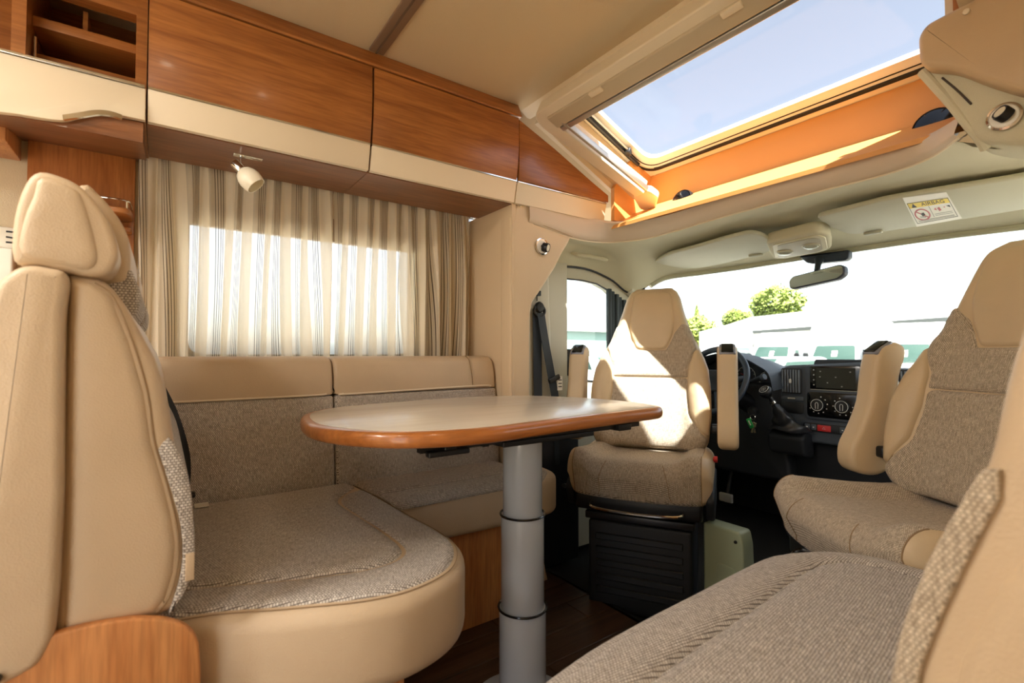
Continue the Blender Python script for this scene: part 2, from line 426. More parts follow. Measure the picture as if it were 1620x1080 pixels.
# ---------------------------------------------------------------- setting: floor, walls, ceiling
fl = struct(bx('floor', DASHD, -2.25, 1.42, -.3, 1.98, -.06, -.012))
k = 0
for j, y in enumerate(np.arange(.30, 1.56, .125)):
    x = .05 - .31 * (j % 3)
    while x < 1.38:
        x1 = min(x + .92, 1.40)
        bx('plank', FLOORW, max(x, -.6) + .0015, x1 - .0015, y + .0015, y + .1235, -.012, 0, fl, .0012, 1)
        x += .92
bx('plank', FLOORW, -2.2, 1.40, -.28, .2985, -.012, 0, fl)
bx('plank', FLOORW, -2.2, -.602, .30, 1.9, -.012, 0, fl)
def holed(name, mat, plane, c0, c1, u0, u1, v0, v1, hole):
    hu0, hu1, hv0, hv1 = hole; bm = B()
    for a, b, c, d in ((u0, hu0, v0, v1), (hu1, u1, v0, v1), (hu0, hu1, v0, hv0), (hu0, hu1, hv1, v1)):
        if plane == 'Y': box(bm, a, b, c0, c1, c, d)
        else: box(bm, c0, c1, a, b, c, d)
    return struct(finish(bm, name, mat, smooth=False))
WX0, WX1, WZ0, WZ1 = .045, .885, .925, 1.475
holed('wall_left', WALLM, 'Y', 1.95, 1.99, -2.25, 1.145, 0, 2.0, (WX0, WX1, WZ0, WZ1))
holed('wall_right', WALLM, 'Y', -.29, -.25, -2.25, 1.5, 0, 2.0, (-1.75, -.75, .02, 1.9))
holed('wall_rear', WALLM, 'X', -2.29, -2.25, -.3, 2.0, 0, 2.0, (.3, 1.5, .7, 1.8))
struct(bx('ceiling', CEIL, -2.25, 1.20, -.29, 1.99, 1.95, 2.03))
sk = wl = None
sm = lambda x: 1.95 - .45 * (x - 1.20)
slp = [(1.19, 1.95), (1.80, sm(1.80)), (1.80, sm(1.80) + .02), (1.19, 2.0)]
struct(sl('ceiling', CEIL, slp, XZp(1.47), .5, 0)); struct(sl('ceiling', CEIL, slp, XZp(-.3), .62, 0))
struct(sl('ceiling', CEIL, [(1.1, 2.03), (1.36, 2.05), (2.05, 1.80), (2.05, 1.86), (1.36, 2.1), (1.1, 2.1)], XZp(1.54), .5, 0))
struct(sl('ceiling', CEIL, [(1.1, 2.03), (1.36, 2.05), (2.05, 1.80), (2.05, 1.86), (1.36, 2.1), (1.1, 2.1)], XZp(-.3), .62, 0))
struct(sl('ceiling', CEIL, [(1.93, 1.86), (2.75, 1.53), (2.75, 1.57), (1.93, 1.90)], XZp(-.3), 2.4, 0))
struct(sl('ceiling', BEZEL, [(1.1, 2.0), (1.22, 1.93), (1.25, 1.93), (1.34, 2.05), (1.34, 2.09), (1.1, 2.09)], XZp(.3), 1.3, 0))
# ceiling seam strip
t1 = bx('trim_1', plain('brown ceiling strip', (128, 104, 82), .5), .535, .585, -.25, 1.557, 1.942, 1.952, bev=.003); struct(t1)
bx('groove', plain('strip groove', (96, 78, 62), .5), .556, .562, -.25, 1.556, 1.9405, 1.9425, t1)
# ---------------------------------------------------------------- left window with roller cassette
wf = thing('window_1', 'side window with rounded frame behind the curtains', 'window', (.46, 1.97, WZ0)); wf['kind'] = 'structure'; del wf['category']; del wf['label']
def ring(name, mat, outer, inner, M, t, parent):
    bm = B(); n = len(outer)
    rows = [[M @ Vector((x, y, z)) for x, y in p] for p, z in ((outer, 0), (inner, 0), (inner, t), (outer, t))]
    V = [[bm.verts.new(p) for p in r] for r in rows]
    for i in range(4):
        A, Bq = V[i], V[(i + 1) % 4]
        for k in range(n): bm.faces.new((A[k], A[(k + 1) % n], Bq[(k + 1) % n], Bq[k]))
    return finish(bm, name, mat, parent)
def rr(x0, x1, z0, z1, r, n=6): return rnd([(x0, z0), (x1, z0), (x1, z1), (x0, z1)], r, n)
ring('window_frame', plain('window surround', (214, 200, 172), .5), rr(WX0 - .035, WX1 + .035, WZ0 - .03, WZ1 + .03, .05), rr(WX0 + .012, WX1 - .012, WZ0 + .012, WZ1 - .012, .05), XZp(1.935), .045, wf)
ring('pane_frame', plain('pane edge grey', (120, 116, 108), .4), rr(WX0, WX1, WZ0, WZ1, .05), rr(WX0 + .024, WX1 - .024, WZ0 + .024, WZ1 - .024, .05), XZp(1.98), .012, wf)
bx('window_pane', GL_SIDE, WX0, WX1, 1.994, 1.998, WZ0, WZ1, wf)
bx('blind_cassette', plain('blind cassette', (150, 128, 104), .5), WX0, WX1, 1.932, 1.975, 1.385, WZ1, wf, .008)
bx('window_latch', WHITE, .865, .89, 1.955, 1.98, 1.04, 1.12, wf, .006)
# ---------------------------------------------------------------- curtains
def curtain(x0, x1, lab, seed, swoop=0):
    rg = random.Random(seed); n, mz = 380, 22; z1, z0 = 1.578, .90
    ph = [rg.uniform(0, 6.3) for _ in range(4)]
    bm = B(); uv = bm.loops.layers.uv.new('UVMap'); rows = []
    for j in range(mz + 1):
        f = j / mz; z = z1 + (z0 - z1) * f; row = []
        for i in range(n + 1):
            s = i / n
            amp = (.006 + .013 * min(1, f * 2.2)) * (1 + .35 * math.sin(5 * s + ph[0]))
            k = 2 * math.pi * (x1 - x0)
            y = 1.893 + amp * math.sin(k * s / .062 + ph[1] + .5 * math.sin(3 * s + ph[2])) + .3 * amp * math.sin(k * s / .027 + ph[3])
            if f < .06: y = 1.893 + (y - 1.893) * .75
            x = x0 + (x1 - x0) * s + .006 * math.sin(k * s / .11 + f * 2)
            zz = z + (.004 * math.sin(k * s / .03) if j == 0 else 0) + .006 * s * (1 - f)
            row.append((Vector((x, y, zz)), s * (x1 - x0) * 1.32 + .05 + .012 * math.sin(7 * s + 2.5 * f + ph[0]), z - z0 - .055 + .0))
        rows.append(row)
    V = [[bm.verts.new(p[0]) for p in r] for r in rows]
    for j in range(mz):
        for i in range(n):
            f = bm.faces.new((V[j][i], V[j][i + 1], V[j + 1][i + 1], V[j + 1][i]))
            for l, q in zip(f.loops, (rows[j][i], rows[j][i + 1], rows[j + 1][i + 1], rows[j + 1][i])): l[uv].uv = (q[1], q[2])
    o = finish(bm, 'curtain', VOILE, sharp=180); tag(o, lab, 'curtain', 'voile curtains over the side window'); return o
curtain(-.07, .512, 'sheer striped curtain on the left, hanging behind the glass reading lamp', 3)
curtain(.518, 1.12, 'sheer striped curtain on the right, gathered against the beige front pillar', 5)
tag(bx('curtain_rail', WHITE, -.06, 1.12, 1.885, 1.90, 1.579, 1.586), 'thin white curtain rail under the overhead lockers', 'curtain rail')
# ---------------------------------------------------------------- overhead lockers along the left wall
def doorprof(z0, z1, Yf, t=.018):
    zz = np.linspace(z0, z1, 12); return [(Yf(z), z) for z in zz] + [(Yf(z) + t, z) for z in zz[::-1]]
YF = lambda z: 1.583 - .034 * math.sin(min(1, max(0, (z - 1.56) / .24)) * math.pi / 2)
def locker(x0, x1, lab, end=False):
    t = thing('overhead_locker', lab, 'cabinet', ((x0 + x1) / 2, 1.75, 1.56), group='overhead lockers above the bench')
    zt = 1.889
    bm = B()
    box(bm, x0, x1, 1.605, 1.86, 1.556, 1.572); box(bm, x0, x0 + .015, 1.60, 1.94, 1.572, zt if not end else 1.87)
    if not end: box(bm, x1 - .015, x1, 1.60, 1.94, 1.572, zt)
    box(bm, x0, x1, 1.925, 1.94, 1.572, 1.66)
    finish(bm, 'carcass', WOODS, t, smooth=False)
    g = .0022
    if not end:
        sl('door', WOODX, doorprof(1.6435, zt - g, YF), YZp(x0 + g), x1 - x0 - 2 * g, .0015, t, 2)
    else:
        sl('door', WOODX, [(x0 + g, 1.6435), (x1, 1.6435), (x1, 1.676), (x1 - .09, 1.712), (x0 + .19, 1.812), (x0 + g, 1.885)], XZp(1.556), .018, .0015, t, 2)
    sl('lower_band', CREAM, doorprof(1.558, 1.6365, YF), YZp(x0 + g), x1 - x0 - 2 * g, .0012, t, 2, 'cream lower band of the locker door')
    bx('chrome_strip', CHROME, x0 + g, x1 - g, YF(1.64) - .002, YF(1.64) + .012, 1.6368, 1.6432, t, .001, 1)
    return t
locker(-.043, .548, 'longest cherry overhead locker with cream band, above the reading lamp')
locker(.550, 1.142, 'middle cherry overhead locker with cream band, left of the wedge locker')
locker(1.144, 1.652, 'wedge-shaped cherry overhead locker sloping down beside the skylight', True)
t2 = struct(sl('trim_2', WOODX, [(1.575, 1.891), (1.545, 1.891), (1.543, 1.897), (1.568, 1.949), (1.60, 1.949)], YZp(-.55), 1.70, .001))
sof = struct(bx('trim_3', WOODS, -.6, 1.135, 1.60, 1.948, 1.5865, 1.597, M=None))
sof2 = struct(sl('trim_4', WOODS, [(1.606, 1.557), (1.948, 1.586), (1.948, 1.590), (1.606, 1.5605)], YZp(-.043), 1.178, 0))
# corner cabinet, open compartment with a bowed cream flap
cc = thing('corner_locker', 'open cherry corner locker with a bowed cream flap and chrome grip', 'cabinet', (-.2, 1.7, 1.5))
wv = [(-.62, 1.46), (-.311, 1.499), (-.269, 1.503), (-.226, 1.506), (-.198, 1.512), (-.169, 1.530), (-.14, 1.545), (-.103, 1.552), (-.0455, 1.554)]
wv = [(p.x, p.y) for p in smooth_path([(a, b, 0) for a, b in wv], 4)]
sl('flap', CREAM, wv + [(-.0455, 1.6365), (-.62, 1.6365)], XZp(1.568), .018, .002, cc, 2, 'cream bowed flap')
bx('chrome_strip', CHROME, -.62, -.047, 1.562, 1.578, 1.6368, 1.6435, cc, .001, 1)
hp = [(-.20, 1.558, 1.512), (-.17, 1.545, 1.521), (-.14, 1.543, 1.535), (-.115, 1.545, 1.541), (-.092, 1.552, 1.541)]
tb('grip', CHROME, smooth_path(hp), .006, cc, flat=(.013, .006, (0, -1, .3)))
bm = B()
box(bm, -.068, -.0445, 1.588, 1.93, 1.56, 1.95); box(bm, -.30, -.275, 1.60, 1.93, 1.565, 1.95); box(bm, -.62, -.05, 1.90, 1.94, 1.56, 1.95)
box(bm, -.30, -.05, 1.60, 1.64, 1.838, 1.89)
finish(bm, 'carcass', WOODX, cc, smooth=False)
bx('shelf_board', WOODX, -.275, -.068, 1.66, 1.90, 1.765, 1.79, cc, .001)
bx('shelf_board', WOODX, -.275, -.068, 1.70, 1.90, 1.70, 1.715, cc, .001)
bx('divider', WOODX, -.185, -.175, 1.70, 1.90, 1.79, 1.86, cc)
bx('liner', plain('pale liner', (196, 178, 140), .7), -.275, -.068, 1.61, 1.90, 1.635, 1.645, cc)
bx('stay', CHROME, -.272, -.266, 1.66, 1.672, 1.66, 1.74, cc, .002, 1)
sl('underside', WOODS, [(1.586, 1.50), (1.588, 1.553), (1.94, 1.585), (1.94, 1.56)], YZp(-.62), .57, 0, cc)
tag(bx('wall_locker', WOODL, -.62, -.335, 1.76, 1.93, 1.497, 1.58, bev=.002), 'small cherry wall box at the far upper left under the corner locker', 'cabinet')
# partition panel and corner shelf with rail
pp = tag(bx('partition_panel', WOODZ, -.318, -.077, 1.905, 1.945, .5, 1.584, bev=.002), 'upright cherry panel left of the curtain behind the headrests', 'panel')
cs = thing('corner_shelf', 'small rounded cherry shelf with a chrome rail on the upright panel', 'shelf', (-.12, 1.85, 1.34))
shp = rnd([(-.24, 1.903), (-.24, 1.84), (-.17, 1.78), (-.085, 1.775), (-.079, 1.82), (-.079, 1.903)], .04)
sl('shelf_board', WOODX, shp, XYp(1.352), .018, .004, cs)
rp = smooth_path([(-.235, 1.90, 1.392), (-.235, 1.845, 1.392), (-.17, 1.79, 1.392), (-.095, 1.785, 1.392), (-.084, 1.83, 1.392), (-.084, 1.90, 1.392)], 6)
tb('rail', CHROME, rp, .0028, cs, 8)
for p in ((-.17, 1.79), (-.09, 1.79)): tb('post', CHROME, [(p[0], p[1], 1.37), (p[0], p[1], 1.392)], .0025, cs, 8)
sl('back_shelf', WOODX, rnd([(-.24, 1.903), (-.24, 1.86), (-.12, 1.845), (-.08, 1.85), (-.079, 1.903)], .03), XYp(1.315), .014, .003, cs)
# control panel at far left
cp_ = thing('control_panel', 'white wall unit with small dark symbols at the left edge of the picture', 'control panel', (-.36, 1.94, 1.1))
bx('housing', WHITE, -.42, -.338, 1.925, 1.949, 1.245, 1.305, cp_, .004); bx('housing', WHITE, -.42, -.341, 1.90, 1.949, 1.13, 1.243, cp_, .006)
for z, a in ((1.292, .0), (1.276, .1), (1.262, .0)):
    M = Matrix.Translation((-.352, 1.924, z)) @ Matrix.Rotation(a, 4, 'Y'); bx('symbol', INK, -.008, .008, -.001, .001, -.0022, .0022, cp_, M=M)
# ---------------------------------------------------------------- skylight
sky_ = thing('window_2', 'x', 'x', (1.6, .95, 1.8)); sky_['kind'] = 'structure'; del sky_['category']; del sky_['label']
ux = Vector((.55, 0, -.2227)).normalized()
MS = frame((1.36, 0, 2.045), ux, (0, 1, 0))       # x down the slope, y across, z up
def srr(x0, x1, y0, y1, r): return rnd([(x0, y0), (x1, y0), (x1, y1), (x0, y1)], r, 8)
ring('bezel', BEZEL, srr(-.02, .61, .26, 1.585, .05), srr(.0, .575, .31, 1.535, .09), MS, .03, sky_)
ring('inner_frame', SEAL, srr(.0, .578, .31, 1.54, .09), srr(.05, .520, .37, 1.478, .07), MS @ Matrix.Translation((0, 0, .005)), .02, sky_)
ring('seal', BLACK, srr(-.004, .586, .303, 1.546, .092), srr(.006, .574, .314, 1.536, .088), MS @ Matrix.Translation((0, 0, -.004)), .012, sky_)
ring('seal', BLACK, srr(.018, .560, .328, 1.522, .082), srr(.022, .556, .332, 1.518, .08), MS @ Matrix.Translation((0, 0, .003)), .004, sky_)
sl('pane', GL_SKY, srr(.04, .53, .35, 1.49, .07), MS @ Matrix.Translation((0, 0, .018)), .004, 0, sky_)
# stays
for yy in (1.515, .345):
    tb('hinge_arm', BLACK, [MS @ Vector((.03, yy, -.012)), MS @ Vector((.50, yy + .005, -.014))], .010, sky_, 8)
    tb('gas_stay', ALU, [MS @ Vector((.11, yy - .022, -.016)), MS @ Vector((.40, yy - .022, -.018))], .004, sky_, 8)
    for q in (.10, .40):
        bx('catch', BLACK, -.016, .016, -.012, .012, -.014, .012, sky_, .004, 2, M=MS @ Matrix.Translation((q, yy - .018, -.02)) @ Matrix.Rotation(.4, 4, 'Z'))
# interior surround: rear bar, arms, blind cassette
P0 = Vector((1.215, 0, 1.92)); ud = Vector((1, 0, -.45)).normalized()
MI = frame(P0, ud, (0, 1, 0))
def arm(y0, y1, nm='surround'):
    return sl(nm, BEZEL, [(.0, y0), (.555, y0), (.555, y1), (.0, y1)], MI @ Matrix.Translation((0, 0, -.035)), .05, .012, sky_)
sl('surround', BEZEL, rnd([(-.025, .20), (.05, .20), (.05, 1.45), (.56, 1.395), (.56, 1.445), (.03, 1.525), (-.025, 1.50)], [.01, .01, .03, .01, .01, .05, .06], 6), MI @ Matrix.Translation((0, 0, -.045)), .07, .006, sky_, 4)
bx('blind_rail', ALU, .06, .545, -.007, .007, -.012, .012, sky_, .003, 2, M=MI @ Matrix.Translation((0, 1.425, -.04)) @ Matrix.Rotation(-.105, 4, 'Z'))
bx('blind_cassette', plain('blind cassette cover', (188, 172, 142), .45), .012, .075, .36, 1.46, -.052, -.015, sky_, .008, 4, M=MI)
bx('blind_pull', ALU, .078, .100, .36, 1.45, -.050, -.030, sky_, .004, 3, M=MI)
for y in (.70, 1.20): bx('clip', BEZEL, .014, .034, y - .03, y + .03, -.058, -.048, sky_, .003, 2, M=MI)
for y in np.arange(.45, 1.4, .5): pass
sl('end_cap', BEZEL, rnd([(.56, 1.38), (.62, 1.37), (.70, 1.45), (.66, 1.50), (.56, 1.47)], .02), MI @ Matrix.Translation((0, 0, -.03)), .035, .006, sky_)
# cavity under the skylight: honey coloured front and sides, shelf
cav = struct(sl('wall_front', ORANGE, [(1.905, 1.665), (1.93, 1.815), (1.96, 1.82), (1.96, 1.66)], XZp(.22), 1.36, .002))
struct(sl('wall_front', ORANGE, [(1.668, 1.56), (1.668, 1.71), (1.78, 1.86), (1.95, 1.84), (1.95, 1.56)], XZp(1.535), .02, .0))
struct(sl('wall_front', ORANGE, [(1.668, 1.56), (1.668, 1.71), (1.78, 1.86), (1.95, 1.84), (1.95, 1.56)], XZp(.26), .02, .0))
struct(sl('wall_front', ORANGE, [(1.66, 1.52), (1.908, 1.652), (1.908, 1.668), (1.66, 1.535)], XZp(.24), 1.35, .0))
for y, sz, lab in ((1.305, .05, 'small round black speaker on the honey shelf near the wedge locker'), (.44, .056, 'large round black speaker at the right end of the honey shelf')):
    M = frame((1.86, y, 1.622), (0, -1, 0), (.25, 0, 1)); 
    sp = thing('speaker', lab, 'speaker', (1.875, y, 1.62), group='round speakers on the shelf')
    lt('housing', BLACK, [(sz * .9, -.03), (sz, -.02), (sz, .012), (sz * .93, .02), (sz * .86, .016)], M, sp, 32)
    lt('grille', BLACKG, [(sz * .85, .012), (sz * .84, .020), (sz * .5, .026), (.004, .028)], M, sp, 32)
    for a in range(6): tb('rib', BLACK, [M @ Vector((math.cos(a * 1.05) * sz * .1, math.sin(a * 1.05) * sz * .1, .027)), M @ Vector((math.cos(a * 1.05) * sz * .84, math.sin(a * 1.05) * sz * .84, .021))], .0014, sp, 6)
struct(sl('wall_front', BEZEL, [(1.24, 1.90), (1.78, 1.66), (1.93, 1.70), (1.93, 1.80), (1.30, 2.06)], XZp(1.556), .02, 0))  # side board added to block sun leaking past the skylight surround
# ---------------------------------------------------------------- padded lip of the over-cab opening
LU = [(1.215, 1.592, 1.577), (1.34, 1.596, 1.576), (1.47, 1.597, 1.572), (1.58, 1.585, 1.566), (1.66, 1.53, 1.552), (1.706, 1.42, 1.543), (1.713, 1.274, 1.54), (1.700, 1.08, 1.54), (1.690, .882, 1.54), (1.686, .70, 1.54), (1.686, .52, 1.54), (1.668, .41, 1.54), (1.60, .32, 1.545)]
LL = [(1.225, 1.600, 1.492), (1.34, 1.602, 1.482), (1.468, 1.606, 1.468), (1.60, 1.60, 1.466), (1.71, 1.56, 1.472), (1.775, 1.45, 1.475), (1.765, 1.28, 1.475), (1.735, 1.08, 1.475), (1.718, .88, 1.475), (1.708, .70, 1.475), (1.705, .52, 1.475), (1.66, .41, 1.475), (1.56, .33, 1.475)]
U_, L_ = smooth_path(LU, 5), smooth_path(LL, 5)
rows = []
def nrm2(i):
    a, b = U_[max(i - 1, 0)], U_[min(i + 1, len(U_) - 1)]; d = (b - a); return Vector((d.y, -d.x, 0)).normalized() * -1
for i in range(len(U_)):
    u, l = U_[i], L_[i]; n = nrm2(i)                     # outward = towards the cab
    inn = -n
    if i == 0 or True:
        sec = [u + n * .05 + Vector((0, 0, .0)), u + n * .012 + Vector((0, 0, .004)), u + Vector((0, 0, 0)), u + inn * .007 + Vector((0, 0, -.010))]
        for q in (.25, .5, .75): sec.append(u.lerp(l, q) + inn * .010)
        sec += [l + inn * .006 + Vector((0, 0, .008)), l + n * .004 + Vector((0, 0, -.002)), l + n * .02 + Vector((0, 0, .002)), l + n * .05 + Vector((0, 0, .03))]
    rows.append(sec)
lip = struct(finish(loft(rows), 'trim_5', MAUVE, sharp=60))
tb('piping', plain('lip piping', (224, 210, 180), .6), [r[8] for r in rows], .003, lip, 8)
# headliner between lip and windscreen / door arch
LLh = [l + nrm2(i) * .012 + Vector((0, 0, 0)) for i, l in enumerate(L_)]
HP = [(1.26, 1.74, 1.43), (1.40, 1.775, 1.40), (1.53, 1.79, 1.372), (1.66, 1.795, 1.378), (1.78, 1.795, 1.372), (1.92, 1.79, 1.335), (2.08, 1.785, 1.275), (2.26, 1.72, 1.375), (2.40, 1.58, 1.402), (2.50, 1.40, 1.418), (2.555, 1.20, 1.430), (2.575, 1.0, 1.436), (2.575, .80, 1.436), (2.55, .60, 1.43), (2.50, .355, 1.413), (2.42, .15, 1.395), (2.28, 0, 1.375), (2.1, -.05, 1.30), (1.9, -.07, 1.30), (1.62, -.07, 1.30)]
HP_ = smooth_path(HP, 5)
def rs(path, n):
    d = [0]
    for a, b in zip(path, path[1:]): d.append(d[-1] + (b - a).length)
    out = []
    for k in range(n):
        t = d[-1] * k / (n - 1); i = min(max(np.searchsorted(d, t) - 1, 0), len(path) - 2)
        q = (t - d[i]) / max(1e-9, d[i + 1] - d[i]); out.append(path[i].lerp(path[i + 1], q))
    return out
# match by anchors so that corners meet corners
def seg_rs(path, idx, counts):
    out = []
    for (a, b), c in zip(zip(idx, idx[1:]), counts): out += rs(path[a:b + 1], c)[:-1]
    return out + [path[idx[-1]]]
A_ = seg_rs(LLh, [0, 15, 25, 55, len(LLh) - 1], [14, 14, 30, 12])
A_ = A_[:-1] + [A_[-1]]
LLx = LLh[:-1] + [Vector((1.60, .31, 1.455)), Vector((1.60, .27, 1.435)), Vector((1.60, .10, 1.38))]
A_ = seg_rs(LLx, [0, 15, 25, 50, 60, len(LLx) - 1], [20, 14, 24, 14, 12])
H_ = seg_rs(HP_, [0, 20, 35, 70, 80, len(HP_) - 1], [20, 14, 24, 14, 12])
hr = []
NB = 14
for j in range(NB + 1):
    t = j / NB; row = []
    for i, (a, b) in enumerate(zip(A_, H_)):
        p = a.lerp(b, t); bulge = .035 * math.sin(math.pi * t) * min(1, (b - a).length / .3)
        row.append(p + Vector((0, 0, bulge)))
    hr.append(row)
hl = struct(finish(loft(hr), 'ceiling', HEADL, sharp=80))
hdr = struct(tb('trim_6', plain('header trim', (182, 180, 152), .55), [p + Vector((.0, 0, -.006)) for p in HP_[33:80]], .014, None, 8))
tb('edge_strip', BLACK, [p + Vector((0, -.004, .004)) for p in HP_[0:33]], .006, hdr, 8)
# ---------------------------------------------------------------- left pillar
bk = struct(bx('wall_front', BEIGE, 1.1415, 1.16, 1.60, 1.96, 0, 1.56))
pf = [(1.16, 1.560), (1.20, 1.578), (1.245, 1.579), (1.262, 1.50), (1.467, 1.468), (1.45, 1.435), (1.415, 1.388), (1.375, 1.322), (1.33, 1.262), (1.285, 1.205), (1.252, 1.165), (1.241, 1.12), (1.238, 1.0), (1.238, .5), (1.27, .25), (1.335, 0), (1.138, 0), (1.138, 1.50)]
pl_ = struct(sl('wall_front', BEIGE, pf, XZp(1.598), .09, .022, None, 5))
tb('seam', plain('pillar seam', (176, 150, 118), .7), [(1.246, 1.5975, 1.5785), (1.262, 1.5965, 1.50), (1.467, 1.5965, 1.469)], .0016, pl_, 6)
lt('screw', CHROME, [(.005, 0), (.004, .003), (.001, .004)], frame((1.18, 1.597, 1.555), (1, 0, 0), (0, 0, 1)), pl_, 12)
struct(bx('wall_front', DOORP, 1.16, 1.60, 1.775, 1.84, .58, 1.42, bev=.01)); struct(bx('wall_front', DASHD, 1.242, 1.60, 1.70, 1.84, 0, .58, bev=.01))
struct(sl('wall_front', DOORP, [(1.20, .56), (1.48, .56), (1.475, .8), (1.455, 1.30), (1.44, 1.40), (1.20, 1.44)], XZp(1.735), .06, .02, None, 4))
# ---------------------------------------------------------------- driver's door and window
inn = [(1.655, .82), (1.60, .95), (1.575, 1.14), (1.556, 1.28), (1.563, 1.312), (1.59, 1.323), (1.72, 1.325), (1.82, 1.316), (1.90, 1.29), (2.0, 1.225), (2.12, 1.10), (2.22, .95), (2.26, .84), (1.9, .80)]
out = [(1.46, .0), (1.47, .80), (1.46, 1.14), (1.45, 1.32), (1.46, 1.37), (1.55, 1.385), (1.72, 1.385), (1.85, 1.378), (1.98, 1.345), (2.12, 1.27), (2.30, 1.16), (2.45, .98), (2.55, .8), (2.55, 0)]
d1 = struct(ring('door_1', DOORP, out, inn, XZp(1.80), .04, None))
ring('window_rubber', BLACK, [(a + (b[0] - a) * 0 , b[1]) if False else b for a, b in zip([0] * len(inn), inn)], inset(inn[::-1], .007)[::-1], XZp(1.797), .008, d1)
sl('door_glass', GL_CLEAR, inn, XZp(1.825), .004, 0, d1)
bx('door_handle', BLACK, 1.598, 1.64, 1.772, 1.80, .845, .975, d1, .008)
bx('handle_recess', plain('handle recess', (110, 108, 100), .5), 1.61, 1.632, 1.768, 1.774, .875, .93, d1, .004)
blind = thing('cab_blind', 'folded dark pleated blind at the front edge of the cab door window', 'blind', (1.97, 1.79, .85), group=None)
for i in range(7):
    x = 1.885 + i * .028; bx('pleat', SMOKE, x, x + .024, 1.775 + .006 * (i % 2), 1.797, .84, 1.292 - max(0, x - 1.89) * .48, blind, .004, 2)
gh = thing('grab_handle', 'beige grab handle over the driver door', 'handle', (1.7, 1.77, 1.42))
tb('bar', HEADL, smooth_path([(1.585, 1.765, 1.452), (1.60, 1.712, 1.425), (1.66, 1.70, 1.422), (1.76, 1.70, 1.420), (1.80, 1.712, 1.422), (1.815, 1.765, 1.446)]), .009, gh)
bx('mount', HEADL, 1.57, 1.61, 1.752, 1.782, 1.43, 1.47, gh, .006); bx('mount', HEADL, 1.795, 1.83, 1.752, 1.782, 1.425, 1.462, gh, .006)
# A-pillars, windscreen, bonnet-side walls
for s, y in ((1, 1.79), (-1, -.07)):
    struct(tb('trim_7', DOORP, [(2.05, y, 1.30), (2.3, y + .01 * s, 1.14), (2.6, y, .9)], .028, None, 10))
wsr = []
for j in range(11):
    t = j / 10; row = []
    for p in rs(HP_[35:80], 30):
        k = (p.y - .86) / .9; q = Vector((3.15 - .35 * abs(k) ** 2.2, .86 + .93 * k / max(1, abs(k)), .87))
        row.append((p + Vector((.01, 0, -.01))).lerp(q, t))
    wsr.append(row)
w3 = struct(solid(finish(loft(wsr), 'window_3', GL_CLEAR, sharp=180), .004))
struct(bx('wall_left', DASHD, 1.42, 3.1, 1.84, 1.88, -.25, .80)); struct(bx('wall_right', DASHD, 1.5, 3.1, -.16, -.12, -.25, .82)); struct(bx('wall_front', DASHD, 3.08, 3.12, -.15, 1.88, -.25, .86))
fc = struct(bx('floor', RUBBER, 1.40, 3.1, -.15, 1.86, -.08, -.03)); struct(bx('floor', RUBBER, 1.385, 1.415, -.15, 1.86, -.08, 0))
for i in range(14): bx('rubber_rib', RUBBER, 1.5 + i * .085, 1.53 + i * .085, .55, 1.15, -.03, -.024, fc)
# right wall beside cab, closed above the passenger window
holed('wall_right', DOORP, 'Y', -.13, -.09, 1.42, 2.75, .0, 1.56, (1.6, 2.3, .85, 1.35))
# ---------------------------------------------------------------- right overhead bulkhead
rbp = rnd([(.386, 1.655), (.388, 1.735), (.372, 1.758), (.325, 1.764), (.27, 1.768), (-.28, 1.80), (-.28, 1.36), (.0, 1.43), (.207, 1.512), (.272, 1.570), (.322, 1.622)], [.03, .02, .02, .02, .01, 0, 0, .02, .02, .03, .03], 4)
rb_ = struct(sl('wall_front', leather('padded bulkhead', (196, 168, 130), 500, .2), rbp, YZp(1.505), .09, .016, None, 5))
lt('button', BEZEL, [(.007, 0), (.006, -.003), (.001, -.004)], frame((1.503, .296, 1.742), (0, 1, 0), (0, 0, 1)) , rb_, 16)
rp2 = rnd([(.392, 1.66), (.36, 1.70), (.275, 1.68), (.205, 1.66), (.0, 1.60), (-.28, 1.5), (-.28, 1.20), (.0, 1.335), (.17, 1.395), (.262, 1.432), (.305, 1.462), (.325, 1.52)], [.01, .02, .02, .02, .02, 0, 0, .02, .03, .03, .03, .02], 4)
rb2 = struct(sl('wall_front', HEADL, rp2, YZp(1.55), .16, .02, None, 5))
tb('rolled_rim', HEADL, smooth_path([(1.555, .392, 1.665), (1.557, .366, 1.615), (1.56, .338, 1.56), (1.562, .308, 1.495), (1.57, .292, 1.462), (1.59, .285, 1.44)]), .011, rb2, 10)
tb('slot', SEAMD, smooth_path([(1.548, .352, 1.628), (1.546, .325, 1.585), (1.546, .300, 1.54)], 6), .0025, rb2, 6)
struct(sl('ceiling', BEZEL, [(-.28, 1.79), (.33, 1.76), (.36, 1.80), (.36, 2.02), (-.28, 2.02)], YZp(1.62), .03, 0))
bx('strip', WOODZ, 1.60, 1.62, .27, .34, 1.77, 1.90, rb_)
